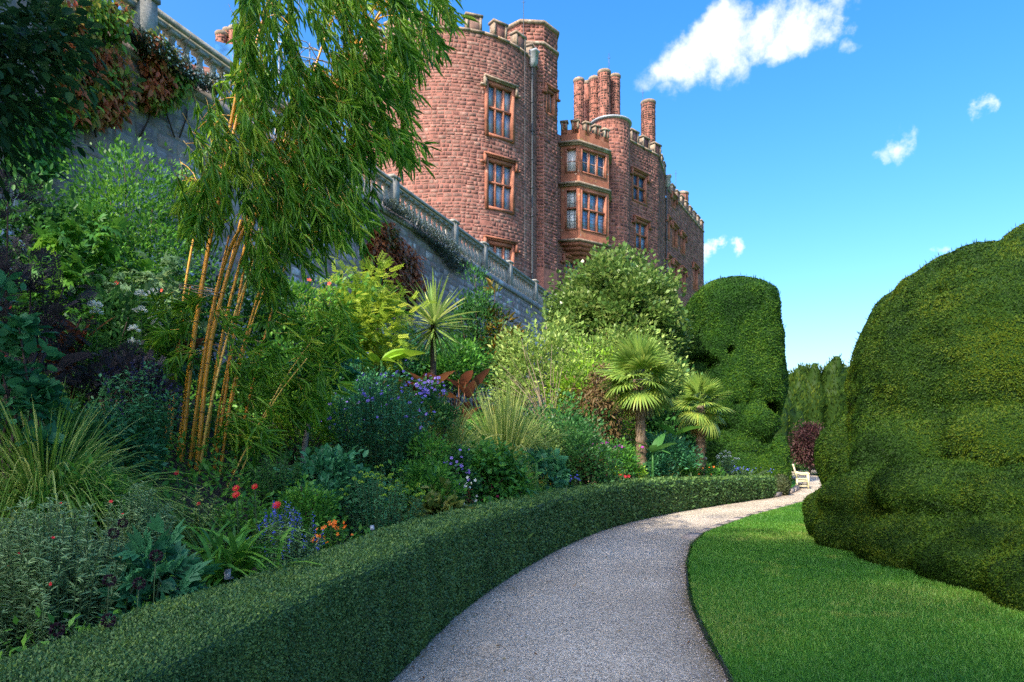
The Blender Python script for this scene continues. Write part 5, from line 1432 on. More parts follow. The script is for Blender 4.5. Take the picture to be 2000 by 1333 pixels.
# ---- middle of the bed, from the near end to the far end
shrub('black_elder', 'feathery purple black elder at the frame edge below the creeper', 'shrub', 20, 330, 6.6, 190, lm('purple', .5), 1100, .14, .5, 'pinnate', clumps=46, skirt=.7, twigs=14, tw=m_dtwig)
shrub('mallow_bush', 'palmate leaved bush with drooping leaves below the tall green shrub', 'bush', 165, 385, 8.6, 190, lm('mid'), 800, .20, .55, 'palmate', clumps=50, droop=.55, skirt=.8)
shrub('mallow_bush', 'pale palmate leaved bush just left of the bamboo canes', 'bush', 300, 415, 8.9, 170, lm('grey'), 620, .18, .55, 'palmate', clumps=40, droop=.5, skirt=.8, fl=(PET['salmon'], 7, .03, 'front'))
shrub('leafy_shrub', 'dark low foliage behind the white spider flowers', 'shrub', 230, 540, 8.0, 220, lm('deep'), 3600, .09, .5, clumps=60, skirt=.8)
def canna(label, px, ytop, d, mat, n, L, W, name='canna', base=None, els=(35, 80), azs=(150, 400)):
    loc, h, rx = site(px, ytop, d, 60); th = thing(name, label, 'canna', loc)
    ms = [leaf_mesh('leaf', big_leaf(L * rng.uniform(.8, 1.1), W, rng.uniform(.1, .4), wave=.1), mat) for _ in range(4)]
    zt = max(.15, h - L * .9)
    g = Geo()
    for i in range(max(2, n // 3)): g.tube(loc + spline([(rng.normal() * .08, rng.normal() * .08, -.1), (rng.normal() * .08, rng.normal() * .08, zt * .6), (rng.normal() * .1, rng.normal() * .1, zt + L * .3)], 5), [.025, .022, .02, .016, .01], 6)
    g.build('stalk', mat, th)
    for i in range(n):
        place('leaf', ms[i % 4], th, loc + [rng.normal() * .08, rng.normal() * .08, zt * rng.uniform(.5, 1.05)], aim(rng.uniform(*azs), rng.uniform(*els), rng.uniform(-25, 25)))
    return th
canna('dark bronze canna with upright leaves under the palmate bush', 135, 556, 7.2, lm('bronze', .35), 8, .58, .20)
canna('dull purple green canna leaves behind the bamboo base', 330, 590, 8.9, lm('bronze', .35), 7, .62, .2, els=(15, 60))
canna('bronze canna clump below the spiky yucca', 835, 688, 15.2, lm('bronze', .35), 12, .95, .3, els=(10, 60))
canna('bronze canna leaves past the yucca near the pale grass', 905, 700, 15.5, lm('bronze', .35), 6, .8, .26)
canna('purple leaved canna beside the first grass plume', 60, 640, 6.4, lm('purple', .4), 5, .4, .15)
for lab, px, yt, d in (('white spider flower head in front of the dark canna', 186, 538, 7.0), ('white spider flower on thin stem just left of the bamboo canes', 276, 570, 7.3), ('lowest white spider flower beside the purple dark foliage', 262, 632, 7.0), ('white spider flower half hidden against the bamboo foot', 302, 560, 7.6)):
    herb('spider_flower', lab, 'flower', px, yt, d, 42, lm('mid'), 3, 26, .12, .16, 'lance', .25, .25, fl=(PET['white'], 3, .055, 'head'), hmax=1.0)
herb('salvia_bush', 'blue green salvia bush with inky flowers in front of the bamboo foot', 'bush', 265, 690, 6.5, 190, lm('blue'), 60, 34, .085, .5, 'oval', .1, fl=(petal('ink', (.012, .012, .06)), 40, .03, 'spike'), hmax=1.5)
shrub('purple_shrub', 'dark purple leaved patch between white flowers and salvia', 'shrub', 240, 660, 6.9, 150, lm('purple', .5), 1000, .10, .5, 'pinnate', clumps=40, hmax=.9)
shrub('round_leaf_plant', 'big rounded blue green leaves with red flowers at the frame edge', 'plant', 20, 520, 5.0, 150, lm('blue', .35), 900, .095, .85, 'oval', clumps=36, skirt=.8, fl=(PET['red'], 8, .02, 'front'))
tuft('tall_grass', 'tall arching striped grass at the near end of the border', 'grass', 85, 690, 5.1, 350, lm('miscanthus', .4, .4), 1700, .012, 1.05, 8, spread=.45, outw=1.2)
shrub('leafy_shrub', 'low green undergrowth behind the tall arching grass', 'shrub', 60, 760, 5.8, 240, lm('deep'), 3000, .07, .5, clumps=50, skirt=.8)
# rice paper tree on a bare trunk
loc, h, rx = site(632, 700, 8.6, 150); rp = thing('rice_paper_tree', 'small tree with big lobed leaves on a thin leaning trunk', 'tree', loc)
top = P(622, 745, 8.6); bs = P(592, 900, 8.6)
g = Geo(); g.tube(spline([bs - [0, 0, .5], bs, P(602, 830, 8.6), P(612, 780, 8.6), top], 14), np.linspace(.045, .022, 14), 8); g.build('trunk', plain('grey_trunk', (.20, .17, .14), .8, .3, 25, bmp=.6), rp, smooth=True)
g = Geo(); leaves(g, np.zeros((1, 3)), np.array([[1., 0, 0]]), np.array([[0, 0, 1.]]), .26, .55 * .5, 'palmate', np.array([.5])); me = leaf_mesh('leaf', g, lm('blue', .4))
g = Geo(); leaves(g, np.zeros((1, 3)), np.array([[1., 0, 0]]), np.array([[0, 0, 1.]]), .24, .26, 'trifid', np.array([.75])); me2 = leaf_mesh('leaf', g, lm('mid', .4))
for i in range(34):
    a = rng.random() * 360; r_ = rng.uniform(.10, .42); el = rng.uniform(-35, 15)
    p_ = top + [math.cos(R(a)) * r_ + .04, math.sin(R(a)) * r_, rng.uniform(-.12, .28)]
    place('leaf', me if i % 3 else me2, rp, p_, aim(a, el, rng.uniform(-15, 15)), rng.uniform(.7, 1.15))
    g = Geo(); g.tube([top, (top + p_) / 2 + [0, 0, .04], p_], .006, 4); g.build('leaf_stalk', m_stem, rp)
# bananas
def banana(label, px, py, d, specs, mat, name='banana_plant'):
    c = P(px, py, d); zb_ = float(bed_z(c[0], d)); th = thing(name, label, 'banana plant', (c[0], d, zb_)); g = Geo()
    g.tube(spline([(c[0], d, zb_ - .1), (c[0], d, (zb_ + c[2]) / 2), c], 6), np.linspace(.05, .025, 6), 9); g.build('stalk', lm('deep'), th, smooth=True)
    for az, el, L, W, dr, roll in specs:
        place('leaf', leaf_mesh('leaf', big_leaf(L, W, dr, 10, .18, .05), mat), th, c, aim(az, el, roll))
banana('broad paddle leaved banana below the yellow feathery bush', 745, 705, 14.5, [(15, 22, 1.0, .26, .25, -40), (195, 12, .9, .24, .3, 45), (330, 5, .8, .22, .5, -20), (170, 30, .8, .24, .4, 30), (5, 35, .8, .24, .4, 50)], lm('lime', .3, .5))
banana('banana with one tall torn blade half hidden by feathery bush', 715, 640, 15.5, [(95, 80, 1.4, .42, .05, 10), (30, 40, 1.2, .36, .4, -30), (170, 35, 1.1, .34, .5, 30), (270, 60, 1.1, .36, .3, 0)], lm('mid', .3, .45))
banana('small banana with glossy leaves beside the larger palm trunk', 1275, 885, 16.5, [(30, 58, .7, .24, .2, 25), (350, 35, .65, .22, .25, -30), (150, 45, .55, .2, .3, 20), (260, 40, .6, .2, .35, 10), (200, 60, .5, .18, .2, -20), (310, 20, .55, .18, .4, 0)], lm('deep', .35, .3))
banana('single lime leaf standing up by the pale grass clump', 1048, 905, 11.5, [(150, 50, .42, .14, .3, 30), (20, 35, .42, .13, .5, 0)], lm('mid', .35, .3))
banana('low banana leaves at the foot of the smaller palm', 1318, 850, 17.5, [(340, 30, .8, .2, .3, -30), (200, 40, .7, .2, .3, 20), (20, 25, .8, .2, .2, -20)], lm('mid', .3, .45))
# yuccas
def yucca(label, px, py, d, rad, mat, n=80, az0=0):
    c = P(px, py, d); zb_ = float(bed_z(c[0], d)); th = thing('yucca', label, 'yucca', (c[0], d, zb_)); Lm = rad * d / FPX
    g = Geo(); g.tube(spline([(c[0] - .1, d, zb_ - .1), (c[0] - .02, d, (zb_ + c[2]) / 2), c], 8), np.linspace(.09, .07, 8), 8); g.build('trunk', m_bark, th, smooth=True)
    mm_ = []
    for v_ in range(5):
        g = Geo(); ribbons(g, np.zeros((1, 3)), np.array([[1., 0, 0]]), Lm, Lm * .058, rng.uniform(.02, .22), 4, np.array([.15 + .2 * v_]), .05); mm_.append(leaf_mesh('leaf', g, mat))
    for i in range(n):
        el = 80 - 135 * (i / n) ** .9 + rng.normal() * 6; place('leaf', mm_[i % 5], th, c + [0, 0, .12 - .3 * i / n], aim(i * 137.5 + az0, el, rng.uniform(-30, 30)), rng.uniform(.8, 1.08) * (.85 if el < -25 else 1))
yucca('spiky variegated yucca standing out against the grey wall', 847, 632, 16.5, 92, lm('sage', .35, .3), 120)
yucca('darker spiky yucca half hidden among the feathery yellow bush', 735, 605, 17.5, 75, lm('mid', .35, .3), 60)
# palms
def palm(label, px, yc, d, rad, ybase, seed, n=20):
    rr = np.random.default_rng(seed); c = P(px, yc, d); b_ = P(px + (6 if px < 1300 else 0), ybase, d); zb_ = float(bed_z(b_[0], d)); Rm = rad * d / FPX
    th = thing('fan_palm', label, 'palm', (b_[0], d, zb_)); g = Geo(); m = 40; ln = spline([(b_[0], d, zb_ - .1), (b_[0], d, (zb_ + c[2]) * .5), c], m)
    rad_ = .105 + .018 * (np.arange(m) % 2) + .02 * rr.random(m); g.tube(ln, rad_, 12, np.repeat(rr.random(m), 12).tolist() + [.5, .5]); tr = g.build('trunk', m_ptrunk, th)
    g = Geo(); k = 700; t_ = rr.random(k); i_ = (t_ * (m - 1)).astype(int); a = rr.random(k) * 6.283
    ribbons(g, ln[i_] + np.c_[np.cos(a), np.sin(a), 0 * a] * .11, np.c_[np.cos(a) * .5, np.sin(a) * .5, -np.ones(k) * .6], .10, .012, .2, 2); g.build('fibre', lm('brown'), tr, kind='stuff')
    ms = []
    for v_ in range(4):
        g = Geo(); pet = Rm * .42; g.tube([(0, 0, 0), (pet * .5, 0, .01), (pet, 0, 0)], [.014, .011, .009], 5, .4)
        ns_ = 30; aa = np.linspace(-1.95, 1.95, ns_); base = np.tile([[pet, 0, 0.]], (ns_, 1))
        dv = np.c_[np.cos(aa), np.sin(aa), .10 + .06 * (np.arange(ns_) % 2)]
        ribbons(g, base, dv, Rm * .66 * (1 - .10 * np.abs(aa)), Rm * .062, .22 + .10 * v_, 5, .25 + .5 * rr.random(ns_) + .04 * v_, .1); ms.append(leaf_mesh('frond', g, lm('palm', .35, .3)))
    for i in range(n):
        el = 82 - 128 * (i / n) + rr.normal() * 5; place('frond', ms[min(3, int(4 * i / n))], th, c + [0, 0, .1 - .25 * i / n], aim(i * 137.5 + seed * 40, el, rr.uniform(-18, 18)), rr.uniform(.9, 1.08))
    ms2 = leaf_mesh('dead_frond', (lambda g: (ribbons(g, np.zeros((14, 3)) + [.25 * Rm, 0, 0], np.c_[np.cos(np.linspace(-.6, .6, 14)), np.sin(np.linspace(-.6, .6, 14)), np.zeros(14)], Rm * .6, .03, .3, 4), g)[1])(Geo()), lm('brown'))
    for i in range(5): place('dead_frond', ms2, th, c - [0, 0, .18], aim(rr.random() * 360, -62 + rr.normal() * 8))
m_ptrunk = stone('palm_trunk', [(.10, .07, .045), (.22, .16, .11), (.30, .24, .18)], bmp=.8, fine=40)
palm('larger fan palm with shaggy trunk in front of the magnolia', 1246, 742, 17.0, 84, 905, 3, 24)
palm('smaller fan palm nearer the end of the box hedge', 1368, 792, 19.0, 62, 912, 5, 20)
# grasses, asters and mixed planting
herb('aster_bush', 'large dark green bush topped with violet flowers in mid border', 'bush', 745, 722, 9.6, 250, lm('blue'), 150, 64, .075, .5, 'diamond', .05, fl=(PET['violet'], 90, .028, 'loose'), hmax=2.2, spread=.6)
shrub('aster_bush', 'violet flowered sprawl above the pale grass', 'bush', 835, 730, 11.5, 110, lm('deep'), 2600, .08, .45, clumps=50, fl=(PET['violet'], 80, .034, 'top'), hmax=1.4)
shrub('aster_bush', 'violet blue trailing flowers low by the leafy mound', 'bush', 895, 865, 9.2, 70, lm('deep'), 1300, .07, .5, clumps=40, fl=(PET['violet'], 50, .024, 'front'), hmax=.9)
tuft('pale_grass', 'pale variegated grass clump beside the violet flowers', 'grass', 870, 735, 12.0, 150, lm('palegrass', .4, .4), 600, .016, .6, 6, hmax=1.5)
tuft('pale_grass', 'pale arching grass clump in the middle under bare twigs', 'grass', 985, 722, 13.0, 200, lm('palegrass', .4, .4), 800, .018, .6, 6, hmax=1.6)
tuft('pale_grass', 'weeping green grass below the middle pale clump', 'grass', 1000, 830, 11.0, 130, lm('miscanthus', .4, .4), 500, .013, .8, 6, hmax=1.1)
tuft('pale_grass', 'small fountain of pale grass between the two palms', 'grass', 1302, 868, 16.2, 85, lm('palegrass', .4, .4), 420, .016, .7, 6, hmax=.85)
shrub('leafy_shrub', 'mound of pointed green leaves beneath the weeping grass', 'shrub', 955, 845, 10.3, 150, lm('mid'), 3600, .10, .55, clumps=70, skirt=.9, droop=.4, hmax=1.5)
shrub('leafy_shrub', 'dark fine leaved bush left of the larger palm', 'shrub', 1120, 805, 14.2, 170, lm('deep'), 6500, .08, .5, clumps=90, skirt=.9, hmax=1.8)
shrub('leafy_shrub', 'dark shaded shrub under the withered brown one', 'shrub', 1080, 760, 16.5, 180, lm('deep'), 4200, .12, .5, clumps=60, skirt=.9, hmax=2.2)
shrub('fuchsia_bush', 'green bush dotted with magenta flowers left of the palm trunk', 'bush', 1195, 845, 14.6, 100, lm('mid'), 2600, .09, .4, clumps=50, fl=(PET['magenta'], 12, .05, 'top'), hmax=1.3)
shrub('hydrangea_bush', 'bright blue green lobed bush under the pale grass', 'bush', 1060, 872, 11.9, 95, lm('blue', .35), 900, .13, .8, 'trifid', clumps=40, skirt=.9, hmax=.9)
herb('salvia_clump', 'powder blue flowering clump behind the curve of the hedge', 'flowers', 1098, 915, 12.0, 75, lm('grey'), 26, 16, .06, .3, fl=(PET['blue'], 80, .022, 'loose'), hmax=.55)
shrub('coleus', 'dull purple leaved coleus beside the powder blue flowers', 'plant', 1142, 885, 12.7, 66, lm('bronze'), 800, .09, .7, clumps=36, hmax=.7)
shrub('golden_bush', 'low yellow green leaved mound behind the far hedge', 'bush', 1222, 905, 14.6, 75, lm('lime'), 1100, .07, .6, clumps=36, hmax=.5)
shrub('leafy_shrub', 'blue green low planting at the larger palm foot', 'shrub', 1260, 880, 15.4, 110, lm('blue'), 2200, .09, .5, clumps=50, hmax=.9)
shrub('leafy_shrub', 'leafy blue green bush between palm trunks behind the grass fountain', 'shrub', 1300, 838, 18.0, 110, lm('blue'), 2800, .11, .4, clumps=50, hmax=1.4)
tuft('strap_leaf_plant', 'green strap leaves beside the smaller palm trunk', 'plant', 1345, 868, 17.8, 70, lm('mid'), 160, .03, .5, 5, hmax=.8)
herb('phlox', 'white headed phlox past the smaller palm', 'flowers', 1410, 882, 18.6, 85, lm('grey'), 24, 22, .10, .35, fl=(PET['white'], 14, .05, 'head'), hmax=.85)
herb('salvia_clump', 'low hazy blue flowers at the far hedge end', 'flowers', 1450, 912, 19.2, 130, lm('grey'), 40, 12, .07, .3, fl=(PET['blue'], 50, .022, 'loose'), hmax=.4)
shrub('leafy_shrub', 'low mixed greens in front of the smaller palm', 'shrub', 1360, 905, 17.6, 110, lm('mid'), 1800, .08, .5, clumps=50, fl=(PET['orange'], 9, .03, 'front'), hmax=.5)
# near the hedge
herb('feathery_plant', 'grey green feathery bush filling the near corner of the border', 'bush', 105, 955, 3.35, 330, lm('grey'), 150, 80, .062, .19, 'lance', .02, spread=.6, fl=(PET['red'], 7, .011, 'loose'), hmax=1.1)
herb('feathery_plant', 'fine leaved grey green bush between tall grass and strap leaves', 'bush', 270, 930, 4.6, 150, lm('grey'), 60, 70, .065, .18, 'lance', .02, hmax=.9)
shrub('plume_poppy', 'large jagged blue green leaves over dark round seed heads', 'plant', 300, 1015, 3.35, 170, lm('blue', .4), 190, .115, .62, 'trifid', clumps=34, skirt=.9, twigs=8, tw=m_stem, fl=None, hmax=.8)
g = Geo(); v = rand3(120); leaves(g, v * .018, v, rand3(120), .014, .008, 'diamond'); me = leaf_mesh('flower_head', g, PET['black'])
for k_, (x, y, d) in enumerate(((214, 1134, 2.95), (272, 1140, 2.9), (240, 1022, 3.4), (222, 1042, 3.35), (305, 1086, 3.1), (212, 1212, 2.75), (112, 1230, 2.7))):
    c = P(x, y, d); zb_ = float(bed_z(c[0], d)); lab = ['dark round scabious head left of another just above the hedge', 'dark round scabious head under the jagged leaves above the hedge', 'highest dark scabious head beside the strap leaves', 'dark scabious head just below the highest one', 'dark scabious head among the jagged leaves', 'dark scabious head low against the hedge top', 'dark scabious head nearest the frame corner on the hedge'][k_]
    th = thing('scabious', lab, 'flower', (c[0], d, zb_), 'dark scabious heads above the hedge'); g = Geo(); g.tube(spline([(c[0] + .03, d + .03, min(zb_, c[2] - .2)), (c[0] - .01, d, (zb_ + c[2]) / 2), c], 6), .0025, 4); g.build('stem', m_stem, th); place('flower_head', me, th, c, None, rng.uniform(.8, 1.1))
def strap(label, px, ytop, d, wpx, n, L):
    loc, h, rx = site(px, ytop, d, wpx); d = loc[1]; h = min(h, .6); th = thing('strap_leaf_plant', label, 'plant', loc); mm_ = []
    for v_ in range(6):
        g = Geo(); ribbons(g, np.zeros((1, 3)), np.array([[.8, 0, .6]]), L * (.75 + .09 * v_), .034, .30 + .08 * v_, 6, np.array([.1 + .16 * v_]), .05); mm_.append(leaf_mesh('leaf', g, lm('mid', .35, .3)))
    for i in range(n):
        a = rng.random() * 360; place('leaf', mm_[i % 6], th, loc + [rng.normal() * rx * .25, rng.normal() * rx * .25, -.02 + (.42 if n > 60 else .25) * rng.random()], aim(a, rng.uniform(-18, 42), rng.uniform(-12, 12)), rng.uniform(.8, 1.1))
strap('arching strap leaved clump just above the near hedge', 445, 1000, 4.2, 210, 200, .60)
strap('smaller strap leaved clump behind the jagged leaves', 290, 985, 4.1, 90, 40, .42)
herb('sage_plant', 'pale green sage like plant at the bamboo foot', 'plant', 380, 945, 5.6, 120, lm('sage'), 30, 26, .06, .35, hmax=.7)
herb('dahlia', 'green dahlia plant carrying red blooms by the bamboo foot', 'dahlia', 475, 955, 5.7, 120, lm('mid'), 30, 26, .075, .5, 'oval', hmax=.7)
g = Geo(); ax = np.array([[0, 0, 1.]])
for rr_, n_ in ((.036, 12), (.026, 9), (.015, 6)): flowers(g, np.array([[0, 0, (.036 - rr_) * .4]]), ax, rr_, n_, .5)
me = leaf_mesh('bloom', g, PET['red'])
for k_, (x, y, d, s_) in enumerate(((462, 955, 5.4, 1.0), (462, 968, 5.3, 1.05), (498, 952, 5.5, .9), (541, 988, 5.0, 1.1), (346, 925, 6.0, .8), (388, 985, 5.4, .6))):
    c = P(x, y, d); zb_ = float(bed_z(c[0], d)); lab = ['red dahlia bloom at the bamboo foot, upper of the close pair', 'red dahlia bloom with yellow eye, lower of the close pair', 'dark red dahlia bloom right of the close pair', 'full red dahlia bloom beside the blue salvia', 'small red bloom in front of the leftmost bamboo canes', 'smallest red bloom over the pale sage plant'][k_]
    th = thing('dahlia_flower', lab, 'flower', (c[0], d, zb_), 'red dahlia blooms'); g = Geo(); g.tube(spline([(c[0], d + .05, min(zb_, c[2] - .15)), (c[0], d + .03, (zb_ + c[2]) / 2), c], 6), .004, 4); g.build('stem', m_stem, th); place('bloom', me, th, c, basis((1, .1, .2), (.0, -.75, .65)), s_)
    if k_ < 3:
        g = Geo(); v = rand3(30); leaves(g, c + np.array([0, -.012, .006]) + v * .004, v, rand3(30), .006, .005, 'diamond'); g.build('flower_eye', PET['yellow'], th)
herb('blue_salvia', 'loose clump of bright blue salvia above the hedge', 'flowers', 560, 985, 4.9, 160, lm('grey'), 70, 30, .045, .25, fl=(PET['blue'], 34, .017, 'spike'), hmax=.6)
herb('feathery_plant', 'dark narrow leaved plant behind the red dahlias', 'plant', 540, 870, 6.9, 130, lm('deep'), 36, 40, .09, .15, 'lance', .05, hmax=1.0)
shrub('leafy_shrub', 'dark leafy bush below the rice paper tree trunk', 'shrub', 640, 870, 7.2, 170, lm('blue'), 3200, .085, .55, clumps=60, skirt=.9, hmax=1.4)
herb('aster_plant', 'bushy green aster in bud behind the hedge middle', 'plant', 745, 905, 6.9, 190, lm('blue'), 90, 34, .055, .28, 'lance', .05, fl=(lm('lime'), 60, .022, 'head'), hmax=1.2, spread=.5)
herb('red_flower_clump', 'orange red flowers in front of the blue salvia', 'flowers', 655, 1018, 5.3, 80, lm('mid'), 26, 18, .05, .5, 'oval', fl=(PET['orange'], 18, .022, 'loose'), hmax=.45)
herb('leafy_plant', 'low dark leaves along the back of the near hedge', 'plant', 600, 1050, 4.9, 110, lm('deep'), 26, 18, .05, .5, 'oval', hmax=.4)
shrub('hosta', 'dull bronze green hosta like clump behind the hedge', 'plant', 850, 945, 7.7, 120, lm('olive', .4), 420, .13, .5, 'oval', clumps=30, skirt=.9, droop=.3, hmax=.65)
shrub('leafy_shrub', 'mid green bush behind the bronze hosta clump', 'shrub', 830, 890, 8.6, 150, lm('mid'), 3200, .08, .45, clumps=60, skirt=.9, hmax=1.2)
herb('fuchsia_bush', 'low dark bush with bright red hanging flowers by the hedge', 'bush', 968, 948, 9.3, 100, lm('deep'), 26, 24, .07, .5, 'oval', fl=(PET['pink'], 40, .022, 'loose'), hmax=.6)
herb('coleus', 'white edged dark foliage plant beside the red flowers', 'plant', 908, 935, 8.7, 60, lm('bronze'), 16, 18, .06, .6, 'oval', fl=(PET['white'], 20, .022, 'loose'), hmax=.55)
herb('daisy_clump', 'yellow flowered green clump where the hedge starts to bend', 'flowers', 1025, 905, 10.0, 110, lm('lime'), 40, 26, .06, .25, fl=(PET['yellow'], 8, .025, 'loose'), hmax=.7)
herb('daisy_clump', 'orange yellow daisies peeping over the hedge by the blue flowers', 'flowers', 1060, 935, 10.6, 60, lm('deep'), 16, 14, .05, .4, fl=(PET['yellow'], 9, .04, 'loose'), hmax=.4)
herb('red_flower_clump', 'small red flowers in front of the coleus', 'flowers', 1180, 918, 13.4, 70, lm('deep'), 20, 16, .06, .5, 'oval', fl=(PET['red'], 10, .04, 'loose'), hmax=.4)
for lab, px, yt, d, w_, mt, n_, L_ in (('bright green leafy bush right of the bamboo canes', 560, 640, 10.5, 170, 'mid', 5200, .07), ('blue green foliage below the banana leaves', 700, 700, 12.0, 150, 'blue', 4200, .08),
        ('fresh green bush between the rice paper tree and the bamboo', 590, 730, 9.6, 130, 'lime', 3800, .06), ('grey green foliage left of the bamboo foot', 215, 770, 6.3, 170, 'blue', 3600, .055), ('leafy green plants at the foot of the tall grass', 150, 900, 4.9, 190, 'mid', 3600, .045),
        ('green leafy filler between red dahlias and dark bush', 590, 930, 6.4, 130, 'mid', 3000, .05), ('mixed green foliage below the violet flowers', 850, 830, 9.4, 130, 'mid', 3800, .06), ('light green foliage over the dark fine leaved bush', 1040, 800, 13.5, 120, 'sage', 3600, .08), ('soft green foliage below the yucca', 890, 660, 19.0, 150, 'mid', 4200, .13)):
    shrub('leafy_shrub', lab, 'shrub', px, yt, d, w_, lm(mt), n_, L_, .5, clumps=80, skirt=.9, hmax=1.6)
# filler under everything: leafy ground cover of the whole bed
npt = 75000
t_ = rng.random(npt); yv = 2.0 + 24 * rng.random(npt) ** 1.25; xr = np.interp(yv, BEDR[:, 1], BEDR[:, 0]) - .3; xl = W0[0] + WD[0] / WD[1] * (yv - W0[1]) + .2
xv = xl + (xr - xl) * (1 - t_ ** 1.2); ok = xv > -.85 * yv - .5
xv, yv = xv[ok], yv[ok]; kz = rng.random(len(xv))
hgt = (.12 + .60 * vnoise(np.c_[xv, yv, xv * 0], .9, 6)) * np.clip(1.2 - q_wall(xv, yv) / 14, .35, 1)
p = np.c_[xv, yv, bed_z(xv, yv) + hgt * kz]
Ls = (.035 + .006 * yv) * (.7 + .6 * rng.random(len(xv)))
g = Geo(); leaves(g, p, nrm(rand3(len(p)) + [0, -.2, .4]), nrm(rand3(len(p)) * .6 + [0, -.3, .8]), Ls, Ls * .5, 'diamond', np.clip(.6 * rng.random(len(p)) + .5 * (vnoise(p, .8, 2) - .2), 0, 1))
tag(g.build('ground_cover', lm('mid')), 'low leafy ground cover between the plants of the border', 'ground cover', kind='stuff')

# ---- plant labels
m_pale = plain('label_mark', (.5, .55, .58), .5, .05, 20)
m_tag = plain('label_plate', (.26, .30, .34), .5, .05, 20)
for lab, x, y, d, s_ in (('grey plant label by the strap leaved clump', 447, 1122, 4.0, .05), ('white plant label among orange red flowers', 727, 1031, 6.0, .035), ('white plant label near the yellow daisy by hosta', 905, 985, 8.2, .035)):
    c = P(x, y, d); th = thing('plant_label', lab, 'plant label', (c[0], d, float(bed_z(c[0], d))))
    g = Geo(); ax_ = nrm(np.array([1, .25, .12])); n_ = nrm(np.array([.2, -.85, .5])); up_ = np.cross(n_, ax_) * -1; up_ = up_ if up_[2] > 0 else -up_
    g.box(c, ax_, n_, up_, (-s_ / 2, s_ / 2), (0, .003), (-s_ * .62, s_ * .62)); pl_ = g.build('plate', m_tag, th); g = Geo(); g.box(c, ax_, n_, up_, (-s_ * .22, s_ * .22), (-.002, .005), (-s_ * .12, s_ * .22)); g.build('plate_mark', m_pale, pl_)
    g = Geo(); g.tube([c + [0, .012, .0], c + [0, .02, -.3]], .004, 5); g.build('stake', m_pipe, th)

# ---- bench
m_cream = plain('cream_paint', (.62, .58, .36), .55, .08, 9)
bl_ = np.array([10.42, 25.0, .0]); th = thing('garden_bench', 'cream painted wooden bench at the bend of the path', 'bench', bl_)
fx = np.array([.93, -.37, 0.]); fy = np.array([.37, .93, 0.])          # the bench faces along fx, its length runs along fy
def bb_(name, x, y, z):
    g = Geo(); g.box(bl_, fx, fy, Z3, x, y, z); return g.build(name, m_cream, th)
for y in (0, 1.45):
    bb_('leg', (.44, .50), (y, y + .07), (.0, .62)); bb_('leg', (.0, .06), (y, y + .07), (0, .44))
    g = Geo(); o_ = bl_ + fy * y
    g.tube([o_ + fy * .035 + fx * .03 + Z3 * .43, o_ + fy * .035 - fx * .06 + Z3 * .75, o_ + fy * .035 - fx * .13 + Z3 * 1.02], .036, 6); g.build('back_post', m_cream, th)
    g = Geo(); g.tube(spline([o_ + fy * .035 - fx * .05 + Z3 * .70, o_ + fy * .035 + fx * .15 + Z3 * .63, o_ + fy * .035 + fx * .52 + Z3 * .65], 8), .032, 6); g.build('armrest', m_cream, th)
    bb_('side_rail', (.06, .44), (y + .01, y + .06), (.30, .36)); bb_('side_rail', (.06, .44), (y + .015, y + .055), (.10, .14))
for i in range(6): bb_('seat_slat', (.03 + i * .08, .095 + i * .08), (.01, 1.51), (.40, .425))
for i in range(12):
    g = Geo(); o_ = bl_ + fy * (.12 + i * .115); g.box(o_ + fx * .03 + Z3 * .45, fy, fx, nrm(Z3 * 1 - fx * .29), (0, .05), (-.01, .01), (0, .5)); g.build('back_slat', m_cream, th)
g = Geo(); g.box(bl_ - fx * .12 + Z3 * .94, fy, fx, Z3, (.0, 1.52), (-.02, .025), (0, .09)); g.build('top_rail', m_cream, th)

th.scale = (.86, .86, .86)
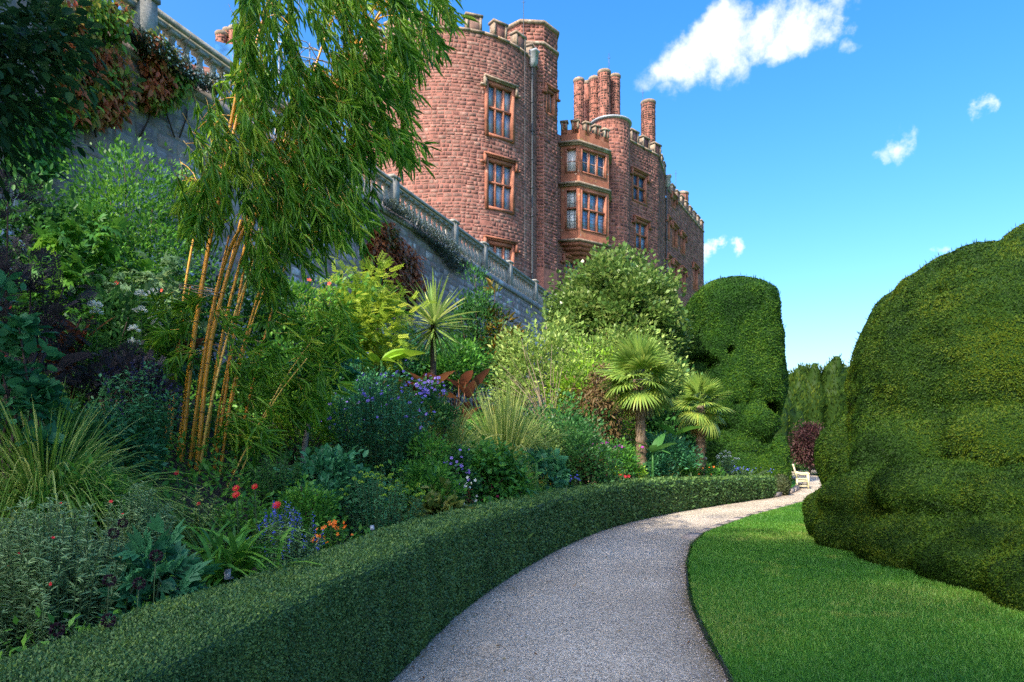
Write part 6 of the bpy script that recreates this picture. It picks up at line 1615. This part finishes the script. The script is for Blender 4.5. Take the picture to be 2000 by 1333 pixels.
# ---- far trees beyond the bench
def spires(label, items, lo, hi, n, L, mat, name='irish_yew'):
    def f(p):
        s = None
        for c, r in items:
            e = ell(p, c, r); s = e if s is None else smin(s, e, .25)
        return s + wob(p, .12, 1.1, 4)
    V, Q = sdf_mesh(f, lo, hi, .22); b0 = (*((np.array(lo) + np.array(hi)) / 2)[:2], 0); th = thing(name, label, 'tree', b0)
    g = Geo(); g.tube([(b0[0], b0[1], -.2), (b0[0], b0[1], 2.5)], [.35, .2], 8); g.build('trunk', m_bark, th)
    g = Geo(); g.add(V, Q, tint=.15); cr = g.build('crown', mat, th, smooth=True)
    p, nn_ = sample_quads(V, Q, lambda c, n_: np.where((n_ * nrm(np.array([0, 0, EYE]) - c)).sum(1) > -.4, n / 100., n / 900.))
    Ls = L * (.6 + .8 * rng.random(len(p)))
    g = Geo(); leaves(g, p, nrm(nn_ * .45 + UPV * .8 + rand3(len(p)) * .35), nrm(nn_ + rand3(len(p)) * .5), Ls, Ls * .3, 'diamond', np.clip(.2 + .6 * rng.random(len(p)) + .5 * (vnoise(p, 1.2, 3) - .5), 0, 1)); g.build('foliage', mat, th, kind='stuff')
its = []
for i in range(34):
    x = rng.uniform(17.6, 23.0); y = rng.uniform(43.5, 46.5); hgt_ = 6.9 - .12 * (x - 20.8) ** 2 * 1.2 + rng.normal() * .25
    its.append(((x, y, hgt_ * .5), (.62, .65, hgt_ * .5)))
spires('dense spired dark yew rising beyond the bench', its, (16.6, 42.3, -.2), (24, 47.6, 7.6), 5200, .26, lm('conifer', .55, .15))
its = [((x, y, h_ * .5), (.8, .8, h_ * .5)) for x, y, h_ in ((15.6, 40.5, 4.2), (16.4, 41.5, 5.0), (15.2, 42.5, 4.6), (17.2, 41.8, 4.0))]
spires('shorter dark conifer between upright yew and the spired one', its, (14.0, 39.2, -.1), (18.4, 43.8, 5.6), 3800, .22, lm('conifer', .55, .15), 'conifer')
tree('japanese_maple', 'purple leaved maple beside the dark conifers past the bench', (15.6, 36.0, 0), (15.7, 36.0, 1.65), (1.1, 1.1, 1.05), 6500, .13, lm('maple'), .4, 80, .08, 8)
for lab, x, y, h_, w_, mt in (('low dark shrub under the conifers behind the bench', 14.6, 38.6, 1.2, 1.3, 'deep'), ('reddish low shrub left of the maple', 13.6, 39.5, 1.0, 1.2, 'rust'), ('dark understorey shrub filling under the spired yew', 18.5, 40.5, 1.6, 2.2, 'deep'), ('small yellow green bush by the topiary edge past bench', 16.9, 33.8, 1.0, .55, 'lime'), ('dark shrub behind the purple maple', 17.6, 38.3, 2.0, 1.6, 'conifer')):
    shrub('low_shrub', lab, 'shrub', CX + x / y * FPX, HY - (h_ - EYE) / y * FPX, y, 2 * w_ / y * FPX, lm(mt), 3000, .13, .5, clumps=60, skirt=.9, zb=0.0, twigs=6)
